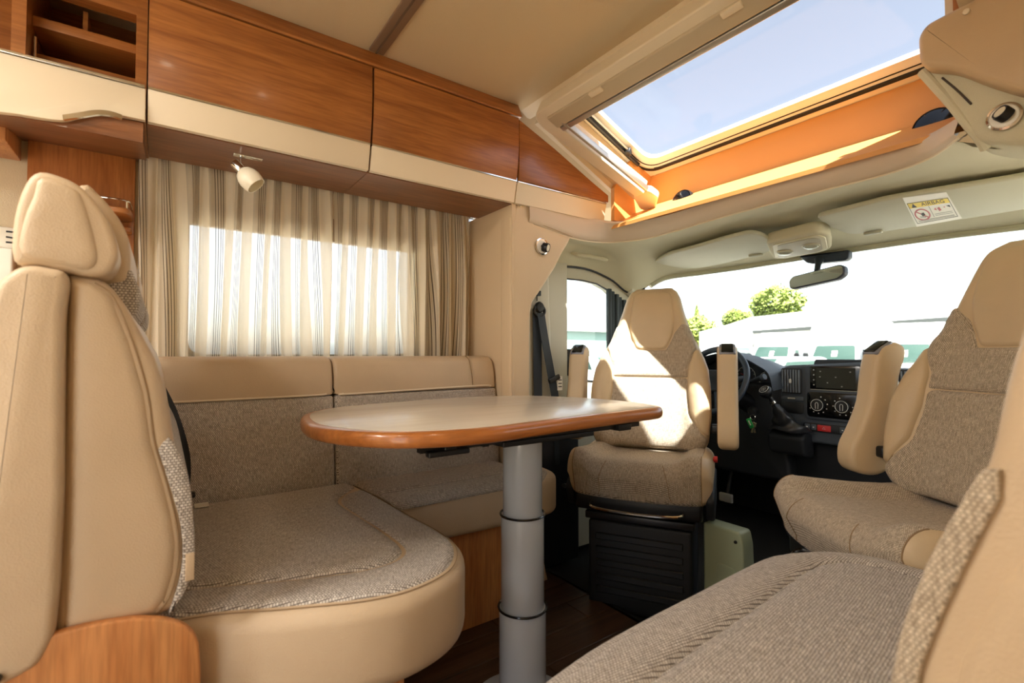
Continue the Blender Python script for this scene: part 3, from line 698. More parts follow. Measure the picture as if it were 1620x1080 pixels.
# ---------------------------------------------------------------- round spot lights
def spot(loc, u, v, lab, tilt, s=1.0):
    t = thing('spot_light', lab, 'light', loc, group='small round swivel spots'); M = frame(loc, u, v)
    lt('base_ring', CHROME, [(.036 * s, 0), (.036 * s, .003), (.031 * s, .005), (.030 * s, .003)], M, t, 32)
    lt('cup', WHITE, [(.030 * s, .001), (.028 * s, .004), (.004, .005)], M, t, 32)
    H = M @ Matrix.Translation(Vector((.006, -.002, .004)) * s) @ Matrix.Rotation(tilt[0], 4, 'Y') @ Matrix.Rotation(tilt[1], 4, 'X')
    lt('head', BLACK, [(.019 * s, 0), (.020 * s, .018 * s), (.018 * s, .024 * s), (.015 * s, .022 * s)], H, t, 28)
    lt('lens', plain('spot lens', (225, 215, 190), .3), [(.015 * s, .019 * s), (.014 * s, .0235 * s), (.002, .024 * s)], H, t, 24)
    tb('pivot', BLACK, [H @ Vector((-.019 * s, 0, .008)), H @ Vector((-.028 * s, 0, .004))], .004, t, 8)
spot((1.292, 1.597, 1.402), (1, 0, 0), (0, 0, 1), 'small round swivel spot on the beige front pillar', (.5, .25))
spot((1.545, .245, 1.488), (0, -1, 0), (0, 0, 1), 'black swivel spot under the padded bulkhead at the upper right', (-.6, -.5), .85)
# ---------------------------------------------------------------- long bench along the left wall
bn = thing('bench_seat', 'long tweed bench under the curtained window with cream leather top edge', 'bench', (.9, 1.7, 0))
bx('base', WOODL, .46, 1.135, 1.487, 1.93, 0, .345, bn, .002)
bc = rnd([(.583, 1.42), (1.14, 1.395), (1.23, 1.42), (1.25, 1.50), (1.25, 1.592), (1.13, 1.592), (1.13, 1.70), (.545, 1.70), (.575, 1.50)], [.01, .1, .07, .06, .03, .01, .01, .01, .1], 6)
cu = sl('seat_cushion', LEATHER, bc, XYp(.35), .154, .03, bn, 5)
def Sb(x, v):
    r = .035; yf = 1.397 + .04 * max(0, (x - 1.13) / .1) ** 2; z1 = .507
    if v >= 0: return (x, yf + r + v, z1)
    a = min(-v / r, 1.45); return (x, yf + r - r * math.sin(a), z1 - r + r * math.cos(a))
panel('front_roll', FAB_B, rnd([(.568, -.045), (1.13, -.045), (1.19, -.01), (1.20, .07), (.555, .07)], .008, 3), Sb, cu, h=.02, puff=.008, edge=.02, sink=.002)
panel('top_panel', FAB_B, rnd([(.555, .072), (1.20, .072), (1.225, .12), (1.215, .15), (1.12, .155), (1.12, .262), (.535, .262)], .02, 3), Sb, cu, h=.03, puff=.012, edge=.035, sink=.002)
for i, (x0, x1, xs) in enumerate(((-.02, .474, .45), (.478, 1.134, 1.10))):
    n0 = 'back_cushion'
    d = 0
    lp = rnd([(1.706, .813), (1.709, .87), (1.724, .925), (1.756, .943), (1.82, .943), (1.862, .93), (1.862, .813)], [.002, .02, .02, .02, .02, .01, .002], 4)
    bc_ = sl(n0, FAB_B, rnd([(1.672, .48), (1.674, .56), (1.702, .811), (1.862, .811), (1.862, .48)], .012, 3), YZp(x0), x1 - x0 + d * .8, .012, bn, 4)
    sl('top_roll', LEATHER, lp, YZp(x0), x1 - x0, .014, bc_, 4, 'cream leather upper roll')
    tb('piping', CREAM, smooth_path([(x0 + .03, 1.706, .814), (x0 + .06, 1.701, .813), (xs - .05, 1.701, .814 + .008 * i), (xs, 1.705, .816)], 4), .0035, bc_, 8)
    if i: tb('seam', SEAM, smooth_path([(1.022, 1.7055, .826), (1.019, 1.7085, .87), (1.015, 1.723, .925), (1.015, 1.756, .9435)], 4), .0018, bc_, 6)
# ---------------------------------------------------------------- forward-facing travel seat, left foreground
ts = thing('travel_seat', 'cream leather two-place seat seen from its side, largest seat at the left', 'seat', (.1, 1.3, 0))
bx('base', WOODL, -.16, .448, 1.04, 1.70, 0, .345, ts, .002); bx('base_end', WOODL, .449, .455, 1.20, 1.478, 0, .345, ts)
so_ = [(-.10, .968), (.045, .962), (.17, .905), (.30, .85), (.40, .843), (.50, .885), (.566, .985), (.578, 1.10), (.568, 1.25), (.558, 1.48), (.548, 1.58), (.540, 1.674), (-.10, 1.674)]
so2 = [(p.x, p.y) for p in smooth_path([(a, b, 0) for a, b in so_[:11]], 6)] + so_[11:]
cu = sl('seat_cushion', LEATHER, so2, XYp(.352), .163, .034, ts, 6)
Sx = lambda x, y: (x, y, .512)
seam = [(.018, 1.088), (.076, 1.078), (.194, 1.025), (.314, .985), (.388, .982), (.430, 1.01), (.446, 1.06), (.443, 1.187), (.431, 1.345), (.427, 1.445), (.44, 1.504), (.477, 1.552)]
seam = [(p.x, p.y) for p in smooth_path([(a, b, 0) for a, b in seam], 4)]
panel('centre_panel', FAB, [(-.07, 1.10)] + seam + [(.520, 1.60), (.512, 1.665), (-.07, 1.665)], Sx, cu, h=.022, puff=.014, edge=.03, sink=.004, rot=.3)
ins = inset(so2, .021)
outer = [p for p in ins if p[1] < 1.55][1:]
panel('border_panel', FAB, [(-.07, .99)] + outer + [(.522, 1.565), (.49, 1.55)] + seam[::-1][1:] + [(-.07, 1.10)], Sx, cu, h=.022, puff=.011, edge=.025, sink=.003, rot=.3)
tb('stitching', SEAM, [(x, y, .5125) for x, y in inset(so2, .017)[4:56]], .0009, cu, 6)
sp_ = [(-.113, 1.066), (-.082, 1.063), (-.062, 1.048), (-.041, 1.012), (-.021, .969), (-.008, .94), (.003, .897), (.014, .824), (.022, .79), (.030, .745), (.034, .708), (.037, .662), (.036, .613), (.027, .568), (.015, .549), (-.052, .535), (-.12, .53)]
bk_ = sl('backrest', LEATHER, [(p.x, p.y) for p in smooth_path([(a, b, 0) for a, b in sp_], 3)], XZp(.935), .66, .018, ts, 5)
Ss = lambda x, z: (x, .936, z)
sd_ = [(-.108, 1.058), (-.085, 1.054), (-.063, 1.034), (-.040, .969), (-.021, .892), (-.011, .815), (.004, .755), (.016, .70), (.022, .655), (.020, .61), (.010, .572), (-.004, .555), (-.05, .55), (-.108, .56)]
panel('side_panel', LEATHER, sd_, Ss, bk_, h=.02, puff=.007, edge=.02, sink=.002, lift=.001)
tb('stitching', SEAM, [Vector((x + .003, .9335, z)) for x, z in [(p.x, p.y) for p in smooth_path([(a, b, 0) for a, b in sd_[1:12]], 4)]], .0012, bk_, 6)
fs = [(-.003, .803), (.010, .82), (.026, .79), (.038, .748), (.043, .703), (.047, .640), (.041, .597), (.031, .571), (.014, .549), (.020, .57), (.029, .61), (.030, .655), (.024, .70), (.010, .755)]
sl('front_panel', FAB, [(p.x, p.y) for p in smooth_path([(a, b, 0) for a, b in fs], 2)][:-1], XZp(.928), .67, .004, bk_, 2, 'tweed front of the backrest')
rs_ = [(-.189, 1.00), (-.178, 1.045), (-.16, 1.066), (-.145, 1.071), (-.112, 1.066), (-.108, 1.05), (-.112, 1.002), (-.111, .88), (-.109, .759), (-.111, .631), (-.115, .564), (-.129, .532), (-.165, .518), (-.200, .523), (-.21, .7)]
rsp = sl('rear_shell', LEATHER, rnd(rs_, .01, 3), XZp(.908), .69, .012, ts, 5)
lt('knob', BLACK, [(.006, 0), (.006, .006), (.004, .009), (.001, .0095)], frame((-.168, .907, .533), (1, 0, 0), (0, 0, 1)), rsp, 16)
bx('care_tag', LEATHER, .034, .046, .924, .928, .596, .638, bk_, .001, label='small beige fabric tag at the seam')
hd = [(-.166, 1.076), (-.167, 1.133), (-.157, 1.183), (-.143, 1.203), (-.12, 1.201), (-.101, 1.192), (-.084, 1.174), (-.067, 1.146), (-.057, 1.111), (-.056, 1.090), (-.066, 1.068), (-.088, 1.062), (-.115, 1.066), (-.142, 1.073)]
hdS = [(p.x, p.y) for p in smooth_path([(a, b, 0) for a, b in hd], 3, True)]
for y0 in (.925, 1.30):
    hh = sl('headrest', LEATHER, hdS, XZp(y0), .075, .010, ts, 5)
    Sh = lambda x, z, y0=y0: (x, y0 + .001, z)
    if y0 < 1:
        hs = [(-.141, 1.195), (-.149, 1.166), (-.158, 1.131), (-.159, 1.084), (-.116, 1.073), (-.09, 1.069), (-.078, 1.082), (-.079, 1.107), (-.091, 1.160), (-.104, 1.186)]
        hs = [(p.x, p.y) for p in smooth_path([(a, b, 0) for a, b in hs], 3, True)]
        panel('side_panel', LEATHER, hs, Sh, hh, h=.012, puff=.006, edge=.012, sink=.002)
    ff = [(-.150, 1.16), (-.107, 1.214), (-.088, 1.205), (-.070, 1.183), (-.056, 1.160), (-.047, 1.133), (-.044, 1.092), (-.048, 1.066), (-.075, 1.06), (-.13, 1.07)]
    sl('headrest_core', LEATHER, [(p.x, p.y) for p in smooth_path([(a, b, 0) for a, b in ff], 3, True)], XZp(y0 + .075), .27, .012, hh, 4)
    f2 = [(-.060, 1.082), (-.044, 1.088), (-.036, 1.066), (-.031, 1.050), (-.033, 1.022), (-.043, 1.008), (-.07, 1.0), (-.08, 1.04)]
    sl('neck_roll', FAB, [(p.x, p.y) for p in smooth_path([(a, b, 0) for a, b in f2], 3, True)], XZp(y0 + .078), .27, .008, hh, 4, 'tweed roll under the headrest')
wd = [(-.20, .556), (-.156, .557), (-.112, .568), (-.073, .5685), (-.03, .563), (.004, .552), (.030, .537), (.045, .521), (.053, .50), (.056, .46), (.058, 0), (-.26, 0), (-.26, .54)]
sl('side_board', WOODL, rnd(wd, [.01] * 10 + [0, 0, .02], 3), XZp(.914), .018, .004, ts, 3, 'cherry side board with rounded corner')
# black strap and paper tag by the travel seat
be = thing('seat_belt', 'black belt hanging between the travel seat and the bench backrest', 'seat belt', (.03, 1.5, .52))
tb('strap', BLACK, smooth_path([(-.045, 1.63, .92), (-.018, 1.63, .855), (.014, 1.63, .775), (.040, 1.63, .67), (.042, 1.63, .59), (.036, 1.63, .53)]), 0, be, flat=(.055, .003, (.35, -1, 0)))
bx('buckle', BLACK, .05, .08, 1.61, 1.64, .555, .568, be, .004)
tag(bx('paper_tag', WHITE, .078, .112, 1.60, 1.64, .529, .532, bev=.0005, seg=1), 'small white tag lying on the travel seat beside the belt', 'tag')
# ---------------------------------------------------------------- side bench, right foreground
sb = thing('side_seat', 'pale tweed side seat with cream leather backrest in the right foreground', 'seat', (.8, .1, 0))
bx('base', WOODL, .36, 1.25, -.22, .46, 0, .345, sb, .002)
so3 = [(.29, -.2), (1.29, -.2), (1.292, .30), (1.284, .42), (1.232, .505), (1.154, .555), (1.086, .577), (.95, .577), (.838, .573), (.657, .568), (.50, .555), (.36, .52), (.30, .44)]
s3 = [so3[0]] + [(p.x, p.y) for p in smooth_path([(a, b, 0) for a, b in so3[1:]], 5)]
def roundtop(name, mat, poly, z0, z1, r, parent):
    bm = slab(poly, XYp(z0), z1 - z0, r, 6); uv = bm.loops.layers.uv.new('UVMap')
    for f in bm.faces:
        for l in f.loops: l[uv].uv = (l.vert.co.x, l.vert.co.y - (z1 - l.vert.co.z))
    return finish(bm, name, mat, parent)
cu = roundtop('seat_cushion', FAB, s3, .35, .512, .045, sb)
sm3 = [(.36, .395), (.50, .425), (.648, .44), (.842, .45), (1.00, .462), (1.085, .462), (1.13, .448), (1.165, .42), (1.185, .36), (1.185, .20)]
sm3 = [(p.x, p.y) for p in smooth_path([(a, b, 0) for a, b in sm3], 4)]
Sy = lambda x, y: (x, y, .511)
panel('centre_panel', FAB, sm3 + [(1.185, -.1), (.36, -.1)], Sy, cu, h=.025, puff=.018, edge=.03, sink=.004, rot=.9)
ins = [p for p in inset(s3, .040) if p[1] > -.1]
ins = [p for p in ins]
ring3 = ins + [(.34, .40)] + sm3 + [(1.187, -.1), (1.27, -.1)]
panel('border_panel', FAB, ring3, Sy, cu, h=.025, puff=.014, edge=.03, sink=.004, rot=.1)
ro = [(.165, .50), (.158, .60), (.149, .68), (.143, .717), (.135, .748), (.124, .784), (.112, .82), (.101, .85), (.093, .878), (.086, .918), (.078, .955), (.058, 1.02), (.02, 1.06), (-.04, 1.07), (-.09, 1.05), (-.11, .9), (-.11, .50)]
rbk = sl('backrest', LEATHER, [(p.x, p.y) for p in smooth_path([(a, b, 0) for a, b in ro], 3)], YZp(.50), .74, .022, sb, 6)
fr = [(.170, .50), (.163, .60), (.154, .68), (.148, .717), (.140, .748), (.129, .784), (.115, .82), (.104, .846), (.097, .862), (.086, .866), (.086, .845), (.096, .818), (.108, .784), (.120, .748), (.134, .70), (.140, .66), (.146, .60), (.152, .50)]
sl('front_panel', FAB_F, fr, YZp(.494), .74, .003, rbk, 3, 'tweed front of the backrest')
panel('side_panel', LEATHER, [(.125, .52), (.122, .66), (.112, .72), (.09, .782), (.066, .83), (.062, .90), (.05, .96), (.03, 1.02), (-.02, 1.045), (-.08, 1.03), (-.09, .9), (-.09, .52)], lambda y, z: (.501, y, z), rbk, h=.025, puff=.008, edge=.025, sink=.002, flip=True)
# ---------------------------------------------------------------- dining table
tp = [(.312, 1.353), (.289, 1.184), (.325, 1.05), (.420, .945), (.563, .906), (.712, .918), (.939, .935), (1.130, .946), (1.205, .952), (1.245, .985), (1.266, 1.06), (1.274, 1.163), (1.254, 1.30), (1.183, 1.45), (1.09, 1.53), (.93, 1.572), (.616, 1.552), (.44, 1.50), (.36, 1.44)]
tps = [(p.x, p.y) for p in smooth_path([(a, b, 0) for a, b in tp], 5, True)]
tps = inset(tps if area(tps) > 0 else tps[::-1], .004)
tt = thing('dining_table', 'oval-ended table with cream top and cherry rim on a grey column', 'table', (.807, 1.082, 0))
sl('tabletop', LAM, tps, XYp(.765), .0265, .001, tt, 2)
outp = inset(tps, -.020)
rim = ring('edge_band', EDGE, outp, tps, XYp(.757), .033, tt)
bm = B(); prof = []
for k in range(9): a = -math.pi / 2 + math.pi * k / 8; prof.append((-.012 - .011 * math.cos(a), .7735 + .0165 * math.sin(a)))
rows = [[(x, y, z) for x, y in inset(tps, d)] for d, z in [(0, .757)] + prof + [(0, .7905)]]
bpy.data.objects.remove(rim); finish(loft(rows, True, bm), 'edge_band', EDGE, tt, sharp=50)
bm = B(); box(bm, .45, 1.15, .965, .985, .738, .757); box(bm, .50, 1.10, 1.17, 1.19, .738, .757); box(bm, .66, .96, .96, 1.20, .728, .742, .003); box(bm, .50, .53, .95, 1.2, .733, .752, .003); box(bm, 1.05, 1.10, .95, 1.2, .733, .752, .003); box(bm, .735, .755, 1.17, 1.20, .69, .74)
box(bm, .46, .56, .945, .965, .730, .742, .003)
finish(bm, 'bracket', BLACK, tt)
Mp = Matrix.Translation((.807, 1.082, 0))
for r, z0, z1 in ((.0535, .51, .757), (.0585, .262, .515), (.0635, 0.012, .266)): lt('column_stage', POLE, [(r - .002, z0), (r, z0 + .003), (r, z1)], Mp, tt, 48)
for r, z in ((.0605, .516), (.0655, .267)): tb('collar_ring', BLACKG, [Mp @ Vector((r * math.cos(a), r * math.sin(a), z)) for a in np.linspace(0, 2 * math.pi, 49)[:-1]], .0032, tt, 8, True)
lt('foot_plate', POLE, [(.14, 0), (.14, .006), (.12, .012), (.066, .014)], Mp, tt, 48)
# ---------------------------------------------------------------- reading lamp under the lockers
rl = thing('reading_lamp', 'chrome reading lamp with white glass shade hanging under the lockers', 'lamp', (.205, 1.70, 1.47))
bx('mount', CHROME, .165, .245, 1.672, 1.695, 1.552, 1.566, rl, .002)
tb('arm', CHROME, [(.185, 1.68, 1.555), (.185, 1.675, 1.518), (.188, 1.675, 1.515)], .0028, rl, 8)
ax = Vector((.62, -.25, -.72)).normalized(); Ml = frame(Vector((.168, 1.68, 1.528)), ax.orthogonal(), ax.cross(ax.orthogonal()))
lt('socket', CHROME, [(.004, -.002), (.013, 0), (.0145, .004), (.0145, .03), (.012, .033)], Ml, rl, 28)
KS = 1.16
sh = [(.012, .030), (.020, .036), (.0265, .048), (.029, .060), (.027, .074), (.0245, .082), (.0235, .082), (.026, .072), (.0275, .060), (.025, .049), (.018, .038), (.010, .034)]
sh = [(a * KS, .030 + (b - .030) * KS) for a, b in sh]
finish(lathe(B(), sh, Ml, 36, cap=False), 'shade', MILK, rl)
lt('bulb', MILK, [(.008, .034), (.011, .045), (.008, .058), (.001, .062)], Ml, rl, 20)
# ---------------------------------------------------------------- cab seats
def lerpt(tab, v):
    if v <= tab[0][0]: return tab[0][1]
    for (a, x), (b, y) in zip(tab, tab[1:]):
        if v <= b: t = (v - a) / (b - a); return x + (y - x) * (t * t * (3 - 2 * t) * .5 + t * .5)
    return tab[-1][1]
HW = [(.54, .225), (.60, .245), (.70, .254), (.80, .252), (.88, .243), (.94, .222), (.98, .202), (1.03, .178), (1.085, .157), (1.15, .137), (1.20, .124), (1.235, .108), (1.257, .084)]
BOL = [(.54, .02), (.62, .05), (.80, .055), (.95, .03), (1.05, .018), (1.25, .012)]
def Sc(u, v):
    hw = lerpt(HW, v); k = min(abs(u) / hw, .995); r = min(.05, hw * .4)
    x = -.10 - .17 * ((v - .56) / .70) + (.02 * math.sin((v - .56) / .45 * 3.14) if v < 1.0 else .012 * math.sin((v - 1.0) / .26 * 3.14))
    t = min(1, max(0, (k - .52) / .33)); x += lerpt(BOL, v) * t * t * (3 - 2 * t)
    e = abs(min(max(u, -.995 * hw), .995 * hw)) - (hw - r)
    if e > 0: x -= r - math.sqrt(max(0, r * r - e * e))
    if v > 1.22: x -= .035 * ((v - 1.22) / .04) ** 2
    if v < .58: x -= .03 * ((.58 - v) / .04) ** 2
    return (x, min(max(u, -.995 * hw), .995 * hw), v)
def cab_seat(loc, rot, lab, left_cap=True):
    t = thing('captain_chair', lab, 'seat', loc, rot, 'swivelling cab seats', local=True)
    rows = []
    for v in list(np.linspace(.535, 1.20, 26)) + list(np.linspace(1.21, 1.257, 7)):
        hw = lerpt(HW, v); row = []
        for s in np.linspace(-1, 1, 29): p = Sc(s * hw, v); row.append((p[0] - .004, p[1], p[2]))
        x0 = -.10 - .17 * ((v - .56) / .70); th = .10 - .045 * max(0, (v - .95) / .3)
        if v > 1.21: th -= .03 * ((v - 1.21) / .047)
        e0 = Sc(hw, v)[0]
        for s in np.linspace(.97, -.97, 17): row.append((min(e0 - .01, x0 - th * (1 - abs(s) ** 4) - .01), s * hw, v))
        rows.append(row)
    bk = finish(loft(rows, True, cap=True), 'backrest', LEATHER_W, t, sharp=60)
    hpn = rnd([(-.062, .972), (.062, .972), (.090, 1.03), (.098, 1.09), (.084, 1.225), (.060, 1.240), (-.060, 1.240), (-.084, 1.225), (-.098, 1.09), (-.090, 1.03)], .02, 4)
    panel('headrest_panel', LEATHER_W, hpn, Sc, bk, h=.014, puff=.006, edge=.014, sink=.003)
    low = [(-.222, .545), (.222, .545), (.240, .60), (.205, .64), (.168, .70), (.157, .78), (.157, .848), (-.157, .848), (-.157, .78), (-.168, .70), (-.205, .64), (-.240, .60)]
    panel('lower_panel', FAB_F, rnd(low, .015, 3), Sc, bk, h=.02, puff=.007, edge=.016, sink=.003)
    up = [(-.157, .851), (.157, .851), (.160, .90), (.185, .965), (.195, .972), (.176, 1.032), (.158, 1.078), (.134, 1.085), (.100, 1.045), (.093, 1.022), (.066, .968), (-.066, .968), (-.093, 1.022), (-.100, 1.045), (-.134, 1.085), (-.158, 1.078), (-.176, 1.032), (-.195, .972), (-.185, .965), (-.160, .90)]
    panel('upper_panel', FAB_F, rnd(up, .008, 3), Sc, bk, h=.018, puff=.007, edge=.014, sink=.003)
    for s in (1, -1):
        bo = [(.160, .80), (.163, .90), (.186, .966), (.204, .972), (.226, .93), (.243, .88), (.251, .78), (.251, .70), (.243, .612), (.208, .640), (.172, .705)]
        bo = rnd([(a * s, b) for a, b in (bo if s > 0 else bo[::-1])], .012, 3)
        panel('side_bolster', LEATHER_W, bo, Sc, bk, h=.016, puff=.008, edge=.016, sink=.003)
    # seat cushion: fabric middle, leather cheeks
    def ringc(y):
        q = abs(y) / .262; e = max(0, (q - .80) / .20); sh = 1 - math.sqrt(max(0, 1 - min(e, .999) ** 2))
        tt_ = min(1, max(0, (abs(y) - .13) / .07)); top = .550 + .030 * tt_ * tt_ * (3 - 2 * tt_) - .045 * sh
        xf = .315 - .045 * q ** 2.5 - .05 * sh; xb = -.16 + .02 * sh; zb = .415 + .035 * sh; r1, r2 = .06, .035
        P_ = []
        for k in range(9): a = math.pi / 2 * k / 8; P_.append((xf - r1 + r1 * math.sin(a), top + .012 - r1 + r1 * math.cos(a)))
        for k in range(7): a = math.pi / 2 * k / 6; P_.append((xf - .03 - r2 + r2 * math.cos(a), zb + r2 - r2 * math.sin(a)))
        P_ += [(.1, zb - .012), (xb + .03, zb), (xb, zb + .03), (xb, top - .04), (xb + .03, top - .012), (-.05, top - .014), (.05, top - .008), (.14, top + .002)]
        return [Vector((x, y, z)) for x, z in P_]
    def cush(name, mat, ys, cap):
        rows = [ringc(y) for y in ys]; bm = loft(rows, True, cap=True); uv = bm.loops.layers.uv.new('UVMap')
        for f in bm.faces:
            for l in f.loops: l[uv].uv = (l.vert.co.y, l.vert.co.x - l.vert.co.z)
        return finish(bm, name, mat, t, sharp=70)
    cf = cush('seat_cushion', FAB_F, np.linspace(-.226, .226, 41), True)
    for s in (1, -1):
        cush('cushion_cheek', FAB_F if False else LEATHER_W, [s * q for q in list(np.linspace(.227, .25, 6)) + [.254, .258, .261, .2619]], True)
        tb('seam', SEAM, [p for p in ringc(s * .2265)[:16]], .0018, cf, 6)
    for s in (1, -1): tb('seam', SEAM, [p + Vector((.0003, 0, .0003)) for p in [Vector((q.x, s * (.10 + .03 * i / 9), q.z)) for i, q in enumerate(ringc(s * .11)[2:12])]], .0012, cf, 6)
    # armrests folded up
    for s in (1, -1):
        ao = [(.0, .60), (-.035, .575), (-.09, .572), (-.13, .60), (-.145, .68), (-.15, .78), (-.165, .88), (-.185, .945), (-.178, .978), (-.14, .988), (-.095, .96), (-.075, .89), (-.062, .80), (-.03, .72), (.0, .66)]
        a_ = sl('armrest', LEATHER_W, [(p.x, p.y) for p in smooth_path([(a, b, 0) for a, b in ao], 4, True)], XZp(s * .314 - .038), .076, .02, t, 5)
        tb('seam', SEAM, [Vector((p.x * 1.0, s * .314 - .0385, p.y)) for p in smooth_path([(-.02, .60, 0), (-.05, .72, 0), (-.085, .82, 0), (-.115, .93, 0), (-.145, .98, 0)], 4)], .0015, a_, 6)
        Mc = Matrix.Translation((-.116, s * .314, .970)) @ Matrix.Rotation(.62, 4, 'Y')
        bx('cap', plain('armrest cap trim', (140, 144, 156), .3, .4), -.033, .033, -.031, .031, -.012, .006, a_, .006, 3, M=Mc)
        bx('latch', BLACKG, -.030, .030, -.023, .023, -.004, .010, a_, .004, 3, M=Mc)
        bx('pivot', BLACK, -.11, -.075, s * .27 - .02, s * .27 + .02, .63, .665, a_, .008)
    # frame, swivel and pedestal
    bm = B(); box(bm, -.17, .24, -.23, .23, .36, .43, .015); box(bm, -.20, -.14, -.22, -.18, .42, .58, .01); box(bm, -.20, -.14, .18, .22, .42, .58, .01)
    finish(bm, 'seat_frame', BLACK, t)
    box_ = B(); box(box_, -.22, .20, -.20, .20, .315, .345, .006); box(box_, -.18, .18, -.18, .18, .345, .362, .004); finish(box_, 'swivel_plate', plain('steel swivel', (48, 48, 50), .3, .6), t)
    sl('side_shield', DASHD, rnd([(-.20, .33), (.20, .36), (.24, .44), (.2, .475), (-.2, .47)], .02), XZp(-.268), .03, .01, t)
    sl('side_shield', DASHD, rnd([(-.20, .33), (.20, .36), (.24, .44), (.2, .475), (-.2, .47)], .02), XZp(.238), .03, .01, t)
    tb('slide_bar', CHROME, smooth_path([(.22, -.16, .40), (.275, -.15, .385), (.285, 0, .38), (.275, .15, .385), (.22, .16, .40)]), .006, t, 8)
    tb('lever', BLACK, smooth_path([(.05, -.27, .40), (.12, -.285, .41), (.2, -.285, .43)]), .009, t, 8)
    bm = B(); box(bm, -.20, .19, -.19, .19, -.03, .31, .012)
    ped = finish(bm, 'pedestal', DASHD, t)
    for i in range(5): bx('vent_rib', BLACK, .188, .198, -.16, .16, .04 + i * .05, .065 + i * .05, ped, .003, 1)
    lt('red_button', REDM, [(.012, 0), (.012, .012), (.006, .016)], frame((.02, .275, .545), (1, 0, 0), (0, 0, 1)) , t, 16)
    return t
cab_seat((1.62, 1.33, 0), R(211), 'cream and tweed driver seat swivelled to face the table, before the steering wheel')
cab_seat((1.60, .40, 0), R(147), 'cream and tweed passenger seat turned inward at the right, behind the side seat')
# sage metal box beside the driver pedestal
gb = thing('metal_box', 'pale green painted metal box on the cab floor beside the driver seat', 'box', (1.66, .97, -.03))
sl('housing', SAGE, rnd([(.895, -.03), (.905, .30), (.915, .345), (1.055, .345), (1.055, -.03)], .012), YZp(1.60), .07, .008, gb)
sl('recess_panel', SAGE, rnd([(.925, .02), (.93, .22), (1.0, .22), (1.0, .02)], .015), YZp(1.596), .006, .002, gb)
lt('bolt', BLACK, [(.006, 0), (.005, .004), (.001, .005)], frame((1.599, .93, .31), (0, -1, 0), (0, 0, 1)), gb, 12)
# ---------------------------------------------------------------- seat belt on the pillar
sbt = thing('seat_belt', 'grey-black driver seat belt hanging from its guide on the pillar', 'seat belt', (1.40, 1.70, .5))
Mg = frame((1.375, 1.722, 1.160), (1, 0, 0), (0, 0, 1))
lt('bolt_cover', BLACK, [(.024, 0), (.026, .008), (.020, .016), (.004, .019)], Mg, sbt, 24)
finish(tube(B(), [Mg @ Vector((.030 * math.cos(a), -.016 + .024 * math.sin(a), .006)) for a in np.linspace(0, 6.283, 25)[:-1]], .007, 8, True), 'guide_loop', BLACK, sbt)
bx('height_slider', BLACK, 1.362, 1.386, 1.715, 1.733, 1.212, 1.236, sbt, .003); tb('slot', BLACK, [(1.374, 1.731, 1.19), (1.374, 1.731, 1.262)], .0025, sbt, 6)
tb('rear_strap', WEB, [(1.366, 1.722, 1.135), (1.372, 1.724, .80), (1.378, 1.724, .45)], 0, sbt, flat=(.047, .0018, (0, -1, 0)))
tb('front_strap', WEB, smooth_path([(1.380, 1.712, 1.135), (1.402, 1.706, 1.0), (1.436, 1.702, .84), (1.46, 1.70, .70), (1.47, 1.70, .45)]), 0, sbt, flat=(.046, .0018, (.1, -1, 0)))
tg = bx('tongue', BLACK, -.034, .034, -.006, .006, -.012, .012, sbt, .005, 3, M=Matrix.Translation((1.442, 1.694, .838)) @ Matrix.Rotation(-.35, 4, 'Y'))
bx('label_tag', WHITE, 1.462, 1.492, 1.694, 1.696, .785, .85, sbt, .0005, 1, label='white printed tag on the belt')
for z in (.80, .815, .83): bx('print_line', INK, 1.467, 1.487, 1.693, 1.6935, z, z + .004, sbt)
# ---------------------------------------------------------------- dashboard
db = thing('dashboard', 'dark grey dashboard with screen, vents and climate dials', 'dashboard', (2.8, .86, .3))
pr = [(2.66, .28), (2.64, .50), (2.60, .56), (2.62, .70), (2.63, .83), (2.68, .872), (2.90, .885), (3.06, .875), (3.07, .28)]
sl('body', DASHD, rnd(pr, .02), XZp(-.09), 1.93, .01, db)
hd_ = [(1.225, .78), (1.245, .855), (1.30, .895), (1.37, .930), (1.45, .950), (1.54, .950), (1.64, .92), (1.73, .86), (1.75, .78)]
hdp = [(p.x, p.y) for p in smooth_path([(a, b, 0) for a, b in hd_], 5)]
ho = inset((hdp + []) [::-1], 0); 
bm = B(); rows = []
for x, dz in ((2.46, -.012), (2.45, 0), (2.60, .006), (2.80, -.03), (2.95, -.075)): rows.append([(x, y, z + dz) for y, z in hdp])
rows = [[(2.60, y, z - .016 * (1 if z > .8 else 0)) for y, z in hdp]] + rows
finish(loft(rows), 'cluster_hood', DASH, db, sharp=50)
cl = sl('cluster_face', DASHD, [(1.24, .76), (1.25, .85), (1.38, .915), (1.50, .932), (1.62, .905), (1.73, .845), (1.74, .76)], YZp(2.60), .02, 0, db)
for y, z, r in ((1.325, .815, .042), (1.44, .83, .052), (1.56, .83, .052)):
    M = frame((2.598, y, z), (0, -1, 0), (0, 0, 1)); tb('dial_ring', FOBW, [M @ Vector((r * math.cos(a), r * math.sin(a), 0)) for a in np.linspace(0, 6.283, 33)[:-1]], .0012, cl, 6, True)
    for k in range(11):
        a = math.pi * (1.2 - 1.4 * k / 10); tb('tick', FOBW, [M @ Vector((r * .84 * math.cos(a), r * .84 * math.sin(a), 0)), M @ Vector((r * .94 * math.cos(a), r * .94 * math.sin(a), 0))], .0012, cl, 4)
    tb('needle', REDM, [M @ Vector((0, 0, .001)), M @ Vector((-r * .6, r * .3, .001))], .0014, cl, 4)
